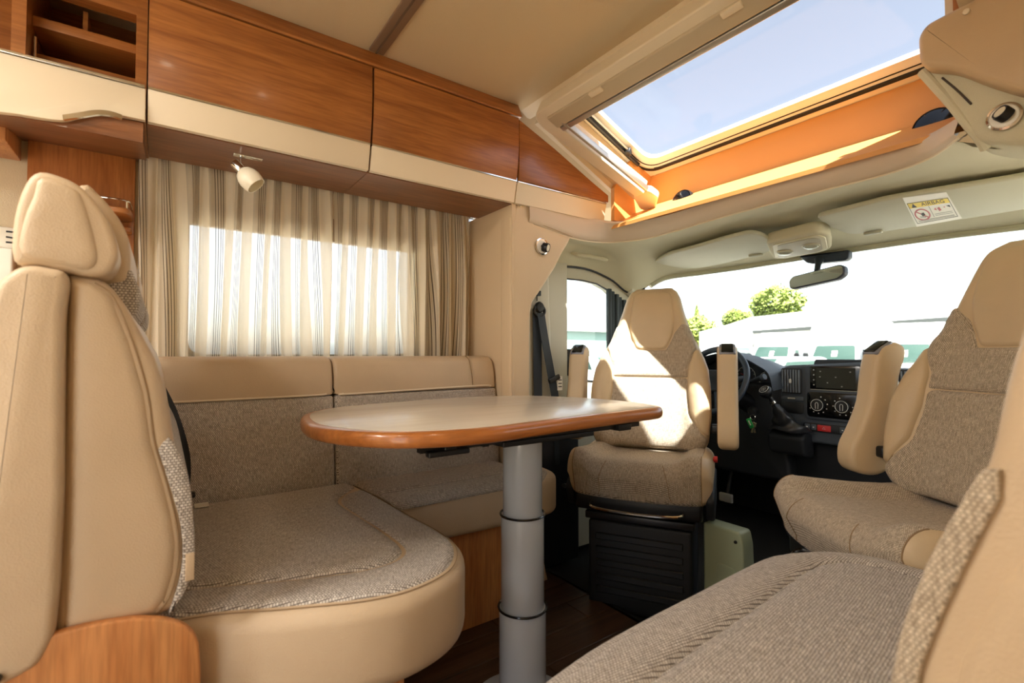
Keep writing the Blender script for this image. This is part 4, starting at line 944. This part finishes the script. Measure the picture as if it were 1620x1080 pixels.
# centre stack
sl('centre_stack', DASH, rnd([(.862, .52), (1.262, .52), (1.262, .62), (1.258, .80), (1.246, .872), (1.215, .893), (.90, .912), (.865, .905)], [.03, .05, .03, .02, .02, .03, .01, .02], 5), YZp(2.575), .14, .014, db)
MD = Matrix(((0, 0, -1, 2.572), (1, 0, 0, 0), (0, 1, 0, 0), (0, 0, 0, 1)))     # polygons (Y,Z), extrude towards the cabin
def onface(name, mat, poly, t, r=.002, parent=None, off=0): return sl(name, mat, poly, MD @ Matrix.Translation((0, 0, off)), t, r, parent or db, 2)
sf = onface('stack_frame', DASH, rnd([(.872, .635), (1.122, .635), (1.122, .895), (.872, .905)], .02), .010, .005)
ra = onface('head_unit', BLACKG, rnd([(.885, .780), (1.098, .780), (1.098, .893), (.885, .897)], .006), .008, .002, off=.008)
onface('screen', SCREEN, [(.905, .79), (1.070, .79), (1.070, .884), (.905, .886)], .002, 0, ra, .016)
onface('bright_edge', ALU, [(.888, .779), (1.095, .779), (1.095, .782), (.888, .782)], .003, 0, ra, .014)
for i in range(4): onface('key', FOBW, [(1.078, .800 + i * .024), (1.082, .800 + i * .024), (1.082, .805 + i * .024), (1.078, .805 + i * .024)], .001, 0, ra, .016)
for y, z in ((1.050, .868), (.925, .868), (1.052, .842), (.985, .842), (1.02, .815), (.96, .80)): onface('screen_mark', GREYT, [(y - .003, z - .0025), (y + .003, z - .0025), (y + .003, z + .0025), (y - .003, z + .0025)], .0006, 0, ra, .018)
cp2 = onface('climate_panel', BLACKG, rnd([(.885, .648), (1.114, .648), (1.114, .768), (.885, .768)], .018), .004, .002, off=.009)
for y in (1.062, .958):
    z = .708; M = frame((2.556, y, z), (0, -1, 0), (0, 0, 1))
    kn = lt('knob', BLACK, [(.030, 0), (.029, .012), (.026, .016), (.001, .017)], M, db, 28)
    tb('knob_ring', FOBW, [M @ Vector((.0265 * math.cos(a), .0265 * math.sin(a), .0165)) for a in np.linspace(0, 6.283, 29)[:-1]], .0012, kn, 6, True)
    tb('pointer', FOBW, smooth_path([M @ Vector(p) for p in ((-.005, -.018, .018), (-.006, .006, .018), (0, .012, .018), (.006, .006, .018), (.005, -.018, .018))], 4), .0013, kn, 6)
    for k in range(8):
        a = math.pi * (1.15 + 1.25 * k / 7) if y > 1 else math.pi * (.6 + 1.4 * k / 7)
        q = M @ Vector((.040 * math.cos(a), .040 * math.sin(a), .001)); bx('scale_mark', FOBW, q.x - .001, q.x + .001, q.y - .0022, q.y + .0022, q.z - .0022, q.z + .0022, cp2)
lk = onface('lower_strip', DASHD, rnd([(.872, .578), (1.135, .578), (1.135, .618), (.872, .618)], .012), .006, .003, off=.003)
hz = onface('hazard_button', REDM, rnd([(1.012, .583), (1.070, .583), (1.070, .612), (1.012, .612)], .003), .006, .002, off=.007)
M = MD @ Matrix.Translation((1.041, .597, .0145))
tb('triangle', FOBW, [M @ Vector((.007 * math.cos(a), .007 * math.sin(a), 0)) for a in (math.pi / 2, math.pi * 7 / 6, math.pi * 11 / 6)], .0006, hz, 4, True)
for y0, y1 in ((.885, .908), (.912, .945), (.95, .975), (1.076, 1.098), (1.103, 1.128)):
    b_ = onface('switch', DASH, rnd([(y0, .584), (y1, .584), (y1, .612), (y0, .612)], .003), .006, .002, off=.006)
    onface('symbol', FOBW, [((y0 + y1) / 2 - .004, .596), ((y0 + y1) / 2 + .004, .596), ((y0 + y1) / 2 + .003, .6), ((y0 + y1) / 2 - .003, .6)], .0006, 0, b_, .012)
def vent(y0, y1, z0, z1):
    v_ = onface('air_vent', DASHD, rnd([(y0, z0), (y1, z0), (y1, z1), (y0, z1)], .012), .004, .002, off=.002)
    n = 7
    for k in range(n):
        y = y0 + .010 + (y1 - y0 - .020) * k / (n - 1); onface('vane', VANE, [(y - .0028, z0 + .008), (y + .0028, z0 + .008), (y + .0028, z1 - .008), (y - .0028, z1 - .008)], .012, .001, v_, .003)
    ym = (y0 + y1) / 2; onface('slider', FOBW, rnd([(ym - .006, (z0 + z1) / 2 - .01), (ym + .006, (z0 + z1) / 2 - .01), (ym + .006, (z0 + z1) / 2 + .01), (ym - .006, (z0 + z1) / 2 + .01)], .003), .004, .001, v_, .015)
    th = onface('thumb_strip', DASH, rnd([(y0 - .008, z0 - .034), (y1 + .004, z0 - .034), (y1 + .004, z0 - .012), (y0 - .008, z0 - .012)], .008), .006, .003, v_, .0)
    onface('thumb_wheel', ALU, rnd([(ym - .018, z0 - .027), (ym + .018, z0 - .027), (ym + .018, z0 - .019), (ym - .018, z0 - .019)], .003), .003, .001, v_, .006)
vent(1.140, 1.238, .752, .880); vent(.700, .800, .765, .885)
onface('open_tray', BLACK, rnd([(1.135, .655), (1.245, .655), (1.245, .712), (1.135, .712)], .012), .002, .001, off=.001)
sl('top_lid', DASHD, rnd([(2.60, .90), (2.62, .925), (2.86, .922), (2.9, .89)], .008), XZp(.90), .20, .004, db)
onface('round_switch', BLACK, [(1.262 + .014 * math.cos(a), .842 + .014 * math.sin(a)) for a in np.linspace(0, 6.28, 20)[:-1]], .01, .002, off=.10)
sl('column_shroud', DASHD, rnd([(1.20, .30), (1.78, .30), (1.78, .80), (1.24, .80)], .03), YZp(2.57), .09, .02, db)
# gear lever console
sl('gear_console', DASHD, rnd([(2.50, .46), (2.48, .55), (2.52, .575), (2.60, .56), (2.60, .44)], .02), XZp(1.10), .17, .014, db)
gl = thing('gear_lever', 'black gear lever with a round shift-pattern knob and leather gaiter', 'gear lever', (2.48, 1.17, .59))
GP = [(2.51, 1.165, .578), (2.475, 1.175, .618), (2.44, 1.185, .67), (2.425, 1.20, .702)]
bm = B(); rows = []
for k in range(15):
    t = k / 14; i = min(int(t * 3), 2); p = Vector(GP[i]).lerp(Vector(GP[i + 1]), t * 3 - i); r = .082 * (1 - t) ** 1.6 + .017; row = []
    for a in range(28):
        an = 2 * math.pi * a / 28; q = r * (1 + .10 * math.sin(6 * t * 3.1 + 2 * math.sin(an)) * (1 - t * .5)); row.append(p + Vector((q * math.cos(an) * .8, q * math.sin(an), .008 * math.sin(3 * an + 5 * t))))
    rows.append(row)
finish(loft(rows, True, bm, True), 'gaiter', plain('gaiter leather', (34, 35, 38), .35), gl, sharp=80)
tb('stem', BLACK, [(2.425, 1.20, .70), (2.405, 1.222, .755)], .011, gl, 16); tb('collar', CHROME, [(2.420, 1.205, .712), (2.4165, 1.209, .722)], .015, gl, 20)
kd = Vector((-.55, .15, .62)).normalized(); Mk = frame((2.405, 1.224, .752), kd.orthogonal(), kd.cross(kd.orthogonal()))
lt('knob', BLACK, [(.014, -.012), (.024, .0), (.030, .014), (.031, .024), (.027, .034), (.022, .038)], Mk, gl, 32)
lt('knob_cap', DASHD, [(.022, .037), (.021, .0392), (.001, .0396)], Mk, gl, 28); finish(tube(B(), [Mk @ Vector((.0215 * math.cos(a), .0215 * math.sin(a), .0385)) for a in np.linspace(0, 6.283, 33)[:-1]], .0013, 6, True), 'knob_ring', FOBW, gl)
kc = Mk @ Vector((0, 0, .0402)); up_ = (Vector((0, 0, 1)) - kd * kd.z).normalized(); Mt = frame(kc, (up_.cross(kd)), up_)
for y in (.007, -.009): text('pattern', '1 3 5' if y > 0 else '2 4 R', FOBW, Mt @ Matrix.Translation((0, y, 0)), .009, gl)
bm = B(); box(bm, -.012, .012, -.0006, .0006, 0, .0004, M=Mt)
for x in (-.011, 0, .011): box(bm, x - .0006, x + .0006, -.004, .004, 0, .0004, M=Mt)
finish(bm, 'pattern_lines', FOBW, gl)
# steering wheel
st = thing('steering_wheel', 'black steering wheel behind the driver seat', 'steering wheel', (2.34, 1.40, .6))
Mw = frame((2.34, 1.475, .815), (0, -1, 0), (.42, 0, .9))
tb('rim', plain('wheel rim leather', (52, 62, 76), .38), [Mw @ Vector((.178 * math.cos(a), .178 * math.sin(a), 0)) for a in np.linspace(0, 2 * math.pi, 65)[:-1]], .0155, st, 14, True)
hub = slab(rnd([(-.075, -.06), (.075, -.06), (.09, .03), (.06, .065), (-.06, .065), (-.09, .03)], .03), Mw @ Matrix.Translation((0, 0, -.045)), .04, .014, 4)
finish(hub, 'hub', BLACK, st)
for a in (.12, math.pi - .12, -1.2, math.pi + 1.2): finish(tube(B(), [Mw @ Vector((.06 * math.cos(a), .06 * math.sin(a), -.03)), Mw @ Vector((.13 * math.cos(a), .13 * math.sin(a), -.016)), Mw @ Vector((.18 * math.cos(a), .18 * math.sin(a), 0))], [.018, .015, .013], 12), 'spoke', plain('wheel spoke', (40, 48, 60), .4), st)
tb('column', BLACK, [Mw @ Vector((0, 0, -.04)), (2.62, 1.405, .66)], .045, st, 20)
tb('stalk', BLACK, [(2.42, 1.36, .80), (2.405, 1.30, .815), (2.39, 1.245, .835)], [.007, .010, .014], st, 14); tb('stalk_tip', DASH, [(2.39, 1.245, .835), (2.386, 1.228, .841)], .0145, st, 14)
tb('stalk', BLACK, [(2.42, 1.45, .80), (2.405, 1.53, .83), (2.40, 1.57, .84)], [.007, .010, .013], st, 14)
tb('ignition_lock', BLACK, [(2.46, 1.33, .66), (2.37, 1.285, .668), (2.345, 1.272, .664)], [.025, .019, .016], st, 16)
kk = thing('key_ring', 'bunch of keys with a green fob hanging from the ignition', 'keys', (2.33, 1.255, .56))
tb('ring', CHROME, [(2.33 + .002, 1.262 + .012 * math.cos(a), .645 + .012 * math.sin(a)) for a in np.linspace(0, 6.28, 21)[:-1]], .0015, kk, 6, True)
Mf = Matrix.Translation((2.325, 1.272, .617)) @ Matrix.Rotation(-.45, 4, 'X')
fb = bx('fob', GREENM, -.003, .003, -.011, .011, -.026, .022, kk, .003, 2, M=Mf); bx('fob_print', WHITE, -.0036, -.003, -.003, .003, -.012, .012, kk, M=Mf)
for i, (a, y) in enumerate(((-.25, 1.268), (.1, 1.252), (.28, 1.248))):
    Mq = Matrix.Translation((2.335 - .004 * i, y, .632)) @ Matrix.Rotation(a, 4, 'X'); bm = B(); box(bm, -.0012, .0012, -.010, .010, -.034, -.012, .001, 1, Mq); box(bm, -.001, .001, -.004, .004, -.064, -.034, 0, 1, Mq)
    finish(bm, 'key', KEYM if i != 1 else CHROME, kk)
# pedal
pd = thing('pedal', 'pale pedal pad glimpsed in the dark driver footwell', 'pedal', (2.6, 1.55, .0))
bx('pad', plain('worn pedal', (150, 148, 140), .5), 2.58, 2.60, 1.52, 1.60, .12, .17, pd, .008); tb('arm', BLACK, [(2.60, 1.56, .15), (2.68, 1.56, .36)], .01, pd)
# ---------------------------------------------------------------- visors, console, mirror
zV = lambda x: 1.625 - .09 * x
MV = frame((0, 0, 1.625), (1, 0, -.09), (0, 1, 0))
def vp(pts): return [(x / math.cos(math.atan(.09)), y) for x, y in pts]
def visor(pts, lab, clip):
    t = thing('sun_visor', lab, 'sun visor', (2.15, pts[0][1], 1.40), group='folded sun visors')
    s = rnd(vp(pts), .03, 4); sl('board', VISOR, s, MV @ Matrix.Translation((0, 0, -.004)), .018, .007, t, 4)
    bx('clip', plain('visor clip', (170, 168, 144), .5), clip[0] - .012, clip[0] + .012, clip[1] - .03, clip[1] + .03, zV(clip[0]) - .012, zV(clip[0]) + .006, t, .005)
    tb('hinge', VISOR, [(clip[0] + .02, clip[1] - .05, zV(clip[0]) + .01), (clip[0] + .02, clip[1] + .05, zV(clip[0]) + .01)], .006, t, 8)
    return t
visor([(2.11, 1.69), (2.02, 1.50), (2.0, 1.351), (1.962, 1.169), (1.95, 1.062), (2.00, 1.038), (2.10, 1.045), (2.222, 1.094), (2.274, 1.163), (2.33, 1.396), (2.34, 1.55), (2.25, 1.70)], 'folded grey-green sun visor above the driver seat, left of the dome light', (2.262, 1.20))
visor([(1.93, .80), (1.905, .583), (1.93, .433), (1.96, .279), (1.98, .05), (2.22, .05), (2.266, .319), (2.261, .432), (2.249, .69), (2.212, .793), (2.10, .81)], 'long folded sun visor carrying the warning label, right of the dome light', (2.225, .72))
lb = thing('warning_label', 'yellow and white airbag warning label stuck on the right sun visor', 'label', (2.09, .51, 1.42))
c0, c1, c2, c3 = (1.975, .545), (1.997, .447), (2.21, .469), (2.215, .581)
e1 = Vector((c1[0] - c0[0], c1[1] - c0[1], 0)); e2 = Vector((c3[0] - c0[0], c3[1] - c0[1], 0))
def lab(u, v, dz=0):                                   # u 0..1 left to right, v 0..1 from the top
    x = (1 - u) * ((1 - v) * c0[0] + v * c3[0]) + u * ((1 - v) * c1[0] + v * c2[0]); y = (1 - u) * ((1 - v) * c0[1] + v * c3[1]) + u * ((1 - v) * c1[1] + v * c2[1])
    return Vector((x, y, zV(x) - .0042 - dz))
def lq(name, mat, pts, dz, par=None):
    bm = B(); f = bm.faces.new([bm.verts.new(lab(u, v, dz)) for u, v in pts]); g = bmesh.ops.extrude_face_region(bm, geom=[f]); bmesh.ops.translate(bm, verts=[v for v in g['geom'] if isinstance(v, bmesh.types.BMVert)], vec=(0, 0, -.0002))
    return finish(bm, name, mat, par or lb, smooth=False)
lq('sheet', WHITE, [(-.03, -.25), (1.03, -.25), (1.06, 1.15), (-.06, 1.15)], .0003); lq('yellow_strip', YEL, [(0, 0), (1, 0), (1, .24), (0, .24)], .0006)
for a, b, c_, d in ((0, 1, 0, .02), (0, 1, .98, 1.0), (0, .012, 0, 1), (.988, 1, 0, 1), (.47, .48, .24, .8)): lq('rule', INK, [(a, c_), (b, c_), (b, d), (a, d)], .0009)
lq('triangle', INK, [(.07, .22), (.20, .22), (.135, .04)], .0009)
def lstroke(pts, wd_, mat, nm, dz=.0011):
    for (a, b) in zip(pts, pts[1:]):
        d = Vector((b[0] - a[0], (b[1] - a[1]))); L_q = max(d.length, 1e-6); n = Vector((-d.y, d.x)) / L_q * wd_ / 2
        lq(nm, mat, [(a[0] + n.x, a[1] + n.y), (b[0] + n.x, b[1] + n.y), (b[0] - n.x, b[1] - n.y), (a[0] - n.x, a[1] - n.y)], dz)
cen = (.23, .60); ci = [(cen[0] + .17 * math.cos(a), cen[1] + .25 * math.sin(a)) for a in np.linspace(0, 2 * math.pi, 25)]
bm = B(); vo = [bm.verts.new(lab(cen[0] + .19 * math.cos(a), cen[1] + .29 * math.sin(a), .0010)) for a in np.linspace(0, 2 * math.pi, 33)[:-1]]; vi = [bm.verts.new(lab(cen[0] + .155 * math.cos(a), cen[1] + .235 * math.sin(a), .0010)) for a in np.linspace(0, 2 * math.pi, 33)[:-1]]
for i in range(32): bm.faces.new((vo[i], vo[(i + 1) % 32], vi[(i + 1) % 32], vi[i]))
finish(bm, 'prohibition_ring', INKR, lb, smooth=False); lstroke([(.11, .42), (.35, .78)], .035, INKR, 'prohibition_bar')
lq('pictogram', INK, [(.20, .55), (.28, .50), (.30, .62), (.22, .68)], .0012); lq('pictogram', GREYT, [(.14, .66), (.30, .70), (.28, .76), (.16, .72)], .0012)
for p in (((.56, .45), (.60, .36), (.62, .5)), ((.64, .4), (.70, .36), (.72, .52), (.66, .56)), ((.78, .40), (.83, .38), (.83, .43)), ((.87, .36), (.95, .34), (.95, .46))): lq('pictogram', INK if p[0][0] > .8 else INKR, list(p), .0012)
for v in (.66, .74, .86, .91): lq('text_line', GREYT, [(.52 if v < .8 else .06, v), (.94, v), (.94, v + .02), (.52 if v < .8 else .06, v + .02)], .0010)
cu_ = bpy.data.curves.new('t', 'FONT'); cu_.body = 'AIRBAG'; cu_.size = 1; cu_.align_x = 'LEFT'; to = bpy.data.objects.new('t', cu_); C.objects.link(to)
me = bpy.data.meshes.new_from_object(to.evaluated_get(bpy.context.evaluated_depsgraph_get())); bpy.data.objects.remove(to)
xs = [v.co.x for v in me.vertices]; ys = [v.co.y for v in me.vertices]; x0_, x1_, y0_, y1_ = min(xs), max(xs), min(ys), max(ys)
for v in me.vertices: v.co = lab(.32 + .56 * (v.co.x - x0_) / (x1_ - x0_), .205 - .165 * (v.co.y - y0_) / (y1_ - y0_), .0010)
me.name = 'lettering'; link(me, 'lettering', INK, lb)
dl = thing('dome_light', 'beige dome light console with two round lamps above the mirror', 'light', (2.2, .98, 1.40))
ccv = [(2.07, 1.052), (2.04, .846), (2.10, .822), (2.29, .888), (2.325, .93), (2.345, 1.12), (2.31, 1.145)]
sl('console', HEADL, rnd(vp(ccv), .03), MV @ Matrix.Translation((0, 0, -.024)), .05, .012, dl, 4)
sl('console_frame', plain('console rim', (206, 196, 160), .45), rnd(vp([(2.09, 1.035), (2.065, .855), (2.11, .84), (2.28, .90), (2.305, .935), (2.325, 1.105), (2.29, 1.125)]), .025), MV @ Matrix.Translation((0, 0, -.028)), .01, .003, dl)
sl('console_plate', plain('console plate', (170, 160, 132), .45), rnd(vp([(2.105, 1.022), (2.085, .875), (2.12, .86), (2.265, .912), (2.29, .94), (2.305, 1.09), (2.28, 1.105)]), .02), MV @ Matrix.Translation((0, 0, -.0295)), .006, .001, dl)
for (x, y) in ((2.215, 1.045), (2.185, .925)):
    M = MV @ Matrix.Translation((x / .996, y, -.029)) @ Matrix.Rotation(math.pi, 4, 'X'); lt('lamp_lens', plain('console lens', (176, 178, 160), .2), [(.028, 0), (.027, .006), (.020, .011), (.001, .013)], M, dl, 28)
    tb('lens_ring', plain('lens ring', (204, 196, 164), .4), [M @ Vector((.031 * math.cos(a), .031 * math.sin(a), .001)) for a in np.linspace(0, 6.283, 29)[:-1]], .002, dl, 6, True)
mr = thing('rear_view_mirror', 'dark framed rear-view mirror hanging from the windscreen top', 'mirror', (2.47, 1.02, 1.25))
sl('sensor_cover', plain('blue black plastic', (26, 40, 54), .5), rnd([(.915, 1.425), (1.13, 1.43), (1.095, 1.392), (1.065, 1.384), (.93, 1.378), (.915, 1.39)], .008), YZp(2.53), .05, .008, mr)
finish(tube(B(), [(2.53, 1.035, 1.40), (2.50, 1.03, 1.37), (2.475, 1.025, 1.335)], [.022, .013, .012], 14), 'stalk', plain('stalk plastic', (26, 38, 50), .5), mr)
Mm = frame((2.452, 1.022, 1.305), (-.17, -.985, .09), (0.12, .04, 1))
mo = rnd([(-.128, -.022), (-.115, -.033), (.10, -.033), (.13, -.016), (.13, .02), (.11, .033), (-.112, .030), (-.13, .012)], .012, 4)
sl('housing', plain('mirror housing', (56, 58, 70), .4), mo, Mm @ Matrix.Translation((0, 0, -.03)), .034, .007, mr, 4); sl('mirror_glass', MIRROR, inset(mo, .005), Mm @ Matrix.Translation((0, 0, .0035)), .002, 0, mr)
# door mirror outside
dm = thing('door_mirror', 'white exterior door mirror seen through the driver door window', 'mirror', (2.45, 2.0, .85))
bx('housing', PAINT, 2.38, 2.46, 1.95, 2.15, .86, 1.0, dm, .03, 4); bx('arm', BLACK, 2.40, 2.44, 1.86, 1.97, .87, .90, dm, .008); bx('mirror_glass', MIRROR, 2.374, 2.38, 1.97, 2.13, .88, .98, dm)
# ---------------------------------------------------------------- outside
gr = struct(bx('ground', ASPH, -40, 160, -90, 140, -.70, -.60))
def motorhome(loc, rot, lab, w_=2.2, h_=2.95, cab=True, col=PAINT):
    t = thing('motorhome', lab, 'motorhome', loc, rot, 'white motorhomes parked in the lot', local=True); hw = w_ / 2
    body = sl('body', col, rnd([(0.9, .45), (6.2, .45), (6.2, h_), (1.2, h_), (.35, h_ - .55), (.45, h_ - .85), (.9, 1.9)], .12), frame((0, hw, 0), (-1, 0, 0), (0, 0, 1)) @ Matrix.Scale(1, 4), 0 - w_, .0, t) if False else None
    bm = slab(rnd([(-.6, .45), (-6.0, .45), (-6.0, h_), (-.95, h_), (-.15, h_ - .5), (-.2, h_ - .82), (-.6, 1.9)], .12), XZp(-hw), w_, .08, 3); finish(bm, 'body', col, t)
    bm = slab(rnd([(-.8, .35), (.95, .35), (1.0, .9), (.75, 1.15), (.15, 1.95), (-.8, 2.0)], .10), XZp(-.95), 1.9, .10, 3); c_ = finish(bm, 'cab', col, t)
    MW = frame((.44, 0, 1.57), (0, 1, 0), (-.6, 0, .8)); sl('windscreen', TEAL, rnd([(-.80, -.42), (.80, -.42), (.70, .42), (-.70, .42)], .08), MW, .03, .01, c_)
    sl('sun_shade', WHITE, [(-.18, -.12), (.02, -.12), (.02, .18), (-.18, .18)], MW @ Matrix.Translation((.1, -.05, .03)), .005, 0, c_)
    bx('grille', BLACK, .97, 1.02, -.5, .5, .62, .82, c_, .02); bx('bumper', GREYP, .9, 1.06, -.92, .92, .35, .58, c_, .05)
    for s in (-1, 1):
        bx('headlight', GREYP, .85, 1.02, s * .72 - .14, s * .72 + .14, .75, .98, c_, .04); bx('door_mirror', BLACK, .35, .45, s * 1.08 - .1, s * 1.08 + .1, 1.25, 1.6, c_, .04)
        bx('side_window', TEAL, -.35, .15, s * .955 - .01, s * .955 + .01, 1.3, 1.75, c_, .01)
        for x in (.15, -4.2): finish(lathe(B(), [(.2, -.1), (.33, -.1), (.34, 0), (.33, .1), (.2, .1)], Matrix.Translation((x, s * .86, .34)) @ Matrix.Rotation(math.pi / 2, 4, 'X'), 20), 'wheel', TYRE, t)
    bx('roof_window', TEAL, -.62, -.58 + .02, -.35, .35, h_ - .33, h_ - .2, t, .01)
    return t
for x, y, r, h_, lab_ in ((23.5, 9.0, 188, 3.15, 'white motorhome with large windscreen, centre of the row outside'), (24.5, 12.1, 186, 2.65, 'lower white van in the row outside, left of the tallest motorhome'), (22.4, 6.3, 188, 2.75, 'white motorhome outside, seen just left of the passenger seat'), (26.5, 15.3, 222, 3.1, 'white motorhome outside at an angle, furthest left in the windscreen')):
    motorhome((x, y, -.6), R(r), lab_, w_=2.1, h_=h_)
def make_car(loc, rot, lab_, paint):
    car = thing('car', lab_, 'car', loc, rot, 'cars parked in the lot', local=True)
    cb = sl('body', paint, rnd([(-2, .25), (2, .25), (2.05, .75), (1.0, .95), (.45, 1.42), (-1.2, 1.48), (-1.9, 1.0), (-2.05, .8)], .15), XZp(-.85), 1.7, .12, car, 4)
    sl('rear_window', TEAL, [(-1.90, 1.03), (-1.29, 1.45), (-1.25, 1.43), (-1.86, 1.01)], XZp(-.6), 1.2, .0, cb)
    sl('windscreen', TEAL, [(1.00, .98), (.50, 1.42), (.46, 1.40), (.96, .96)], XZp(-.65), 1.3, .0, cb)
    for s in (-1, 1):
        bx('tail_light', REDM, -2.08, -1.85, s * .74 - .09, s * .74 + .09, .78, 1.05, cb, .03); sl('side_window', TEAL, [(-1.35, 1.0), (.6, 1.0), (.35, 1.34), (-1.1, 1.38)], XZp(s * .86 - .01), .02, 0, cb)
        for x in (-1.25, 1.3): finish(lathe(B(), [(.15, -.09), (.29, -.09), (.30, 0), (.29, .09), (.15, .09)], Matrix.Translation((x, s * .76, .30)) @ Matrix.Rotation(math.pi / 2, 4, 'X'), 20), 'wheel', TYRE, car)
make_car((14.5, 7.3, -.6), R(165), 'pale hatchback with red tail light parked outside before the windscreen', plain('silver car paint', (190, 198, 202), .3))
make_car((13.4, 13.6, -.6), R(80), 'white car seen low through the driver door window before the shed', PAINT)
wh = thing('building', 'long white warehouse behind the parked motorhomes', 'building', (48.5, 29.6, -.6), math.atan2(-20.8, -9.5), local=True)
bx('wall', PAINT, -2, 30, 0, 12, 0, 3.75, wh); sl('roof', plain('roof sheet', (200, 200, 198), .5), [(-1.2, 3.6), (5.5, 5.6), (12.8, 3.6), (12.8, 3.75), (5.5, 5.75), (-1.2, 3.75)], YZp(-2.5), 33, 0, wh)
bx('gutter', GREYP, -2.5, 30.5, -1.4, -1.15, 3.45, 3.7, wh)
for i in range(8): bx('downpipe', GREYP, 1 + i * 4, 1.12 + i * 4, -.12, 0, 0, 3.5, wh)
for i in range(5): bx('roller_door', GREYP, 2 + i * 6, 5 + i * 6, -.04, 0, 0, 2.8, wh)
sh_ = thing('building', 'pale green shed seen through the driver door window', 'building', (17.6, 20, -.6), 0, local=True)
bx('wall', plain('shed cladding', (110, 136, 132), .7), -.0, 7, 0, 6, 0, 2.85, sh_); sl('roof', GREYP, [(-.3, 2.8), (3, 2.92), (6.3, 2.8), (6.3, 2.9), (3, 3.02), (-.3, 2.9)], YZp(-.3), 7.6, 0, sh_)
def tree(loc, h_, r, lab_, cone=False, seed=1):
    rg = random.Random(seed); t = thing('tree', lab_, 'tree', loc, 0, 'trees beyond the lot', local=True)
    finish(tube(B(), [(0, 0, 0), (.1, 0, h_ * .4), (0, .1, h_ * .8)], [.22, .15, .05], 8), 'trunk', BARK, t)
    me = bpy.data.meshes.new('crown'); V = []; F = []
    for i in range(2600):
        while True:
            p = Vector((rg.uniform(-1, 1), rg.uniform(-1, 1), rg.uniform(-1, 1)))
            if .35 < p.length < 1: break
        if cone: k = 1 - (p.z + 1) / 2; c = Vector((p.x * r * (.15 + k), p.y * r * (.15 + k), h_ * .2 + (p.z + 1) / 2 * h_ * .8))
        else: lump = 1 + .18 * math.sin(4 * p.x + seed) * math.cos(5 * p.y + 2 * p.z); c = Vector((p.x * r * lump, p.y * r * lump, h_ - r * .72 + p.z * r * .72 * lump))
        s = r * .085; a = Vector((rg.gauss(0, 1), rg.gauss(0, 1), rg.gauss(0, 1))).normalized() * s; b = a.orthogonal().normalized() * s * .7
        n = len(V); V += [c - a, c - b, c + a, c + b]; F.append((n, n + 1, n + 2, n + 3))
    me.from_pydata([tuple(v) for v in V], [], F); link(me, 'crown', LEAF, t)
    return t
tree((38, 25.6, -.6), 4.9, 1.65, 'rounded green tree just right of the driver headrest', seed=2)
tree((52.3, 35, -.6), 7.6, 1.1, 'thin pointed tree behind the rounded green tree', True, seed=5)
tree((68, 33.5, -.6), 10.8, 3.4, 'large green tree beyond the warehouse roof, left of the mirror', seed=3)
tree((75, 43.1, -.6), 8.8, 2.3, 'small far tree top peeping over the warehouse roof', seed=4)
# ---------------------------------------------------------------- interior lights: added fill behind the camera, small ceiling spots
for i, (x, y, e) in enumerate(((-1.0, .8, 20), (-1.8, .8, 26))):
    l = bpy.data.lights.new('ceiling_fill', 'AREA'); l.shape = 'DISK'; l.size = .30; l.energy = e; l.color = (1, .95, .89); o = bpy.data.objects.new('ceiling_fill', l); C.objects.link(o); o.location = (x, y, 1.93)  # unseen fill discs added under the rear ceiling to brighten the interior
for i, (x, y) in enumerate(((-.35, .55), (.35, .2))):
    l = bpy.data.lights.new('ceiling_spot', 'AREA'); l.shape = 'DISK'; l.size = .06; l.energy = 1.8; l.color = (1, .84, .62); o = bpy.data.objects.new('ceiling_spot', l); C.objects.link(o); o.location = (x, y, 1.94)
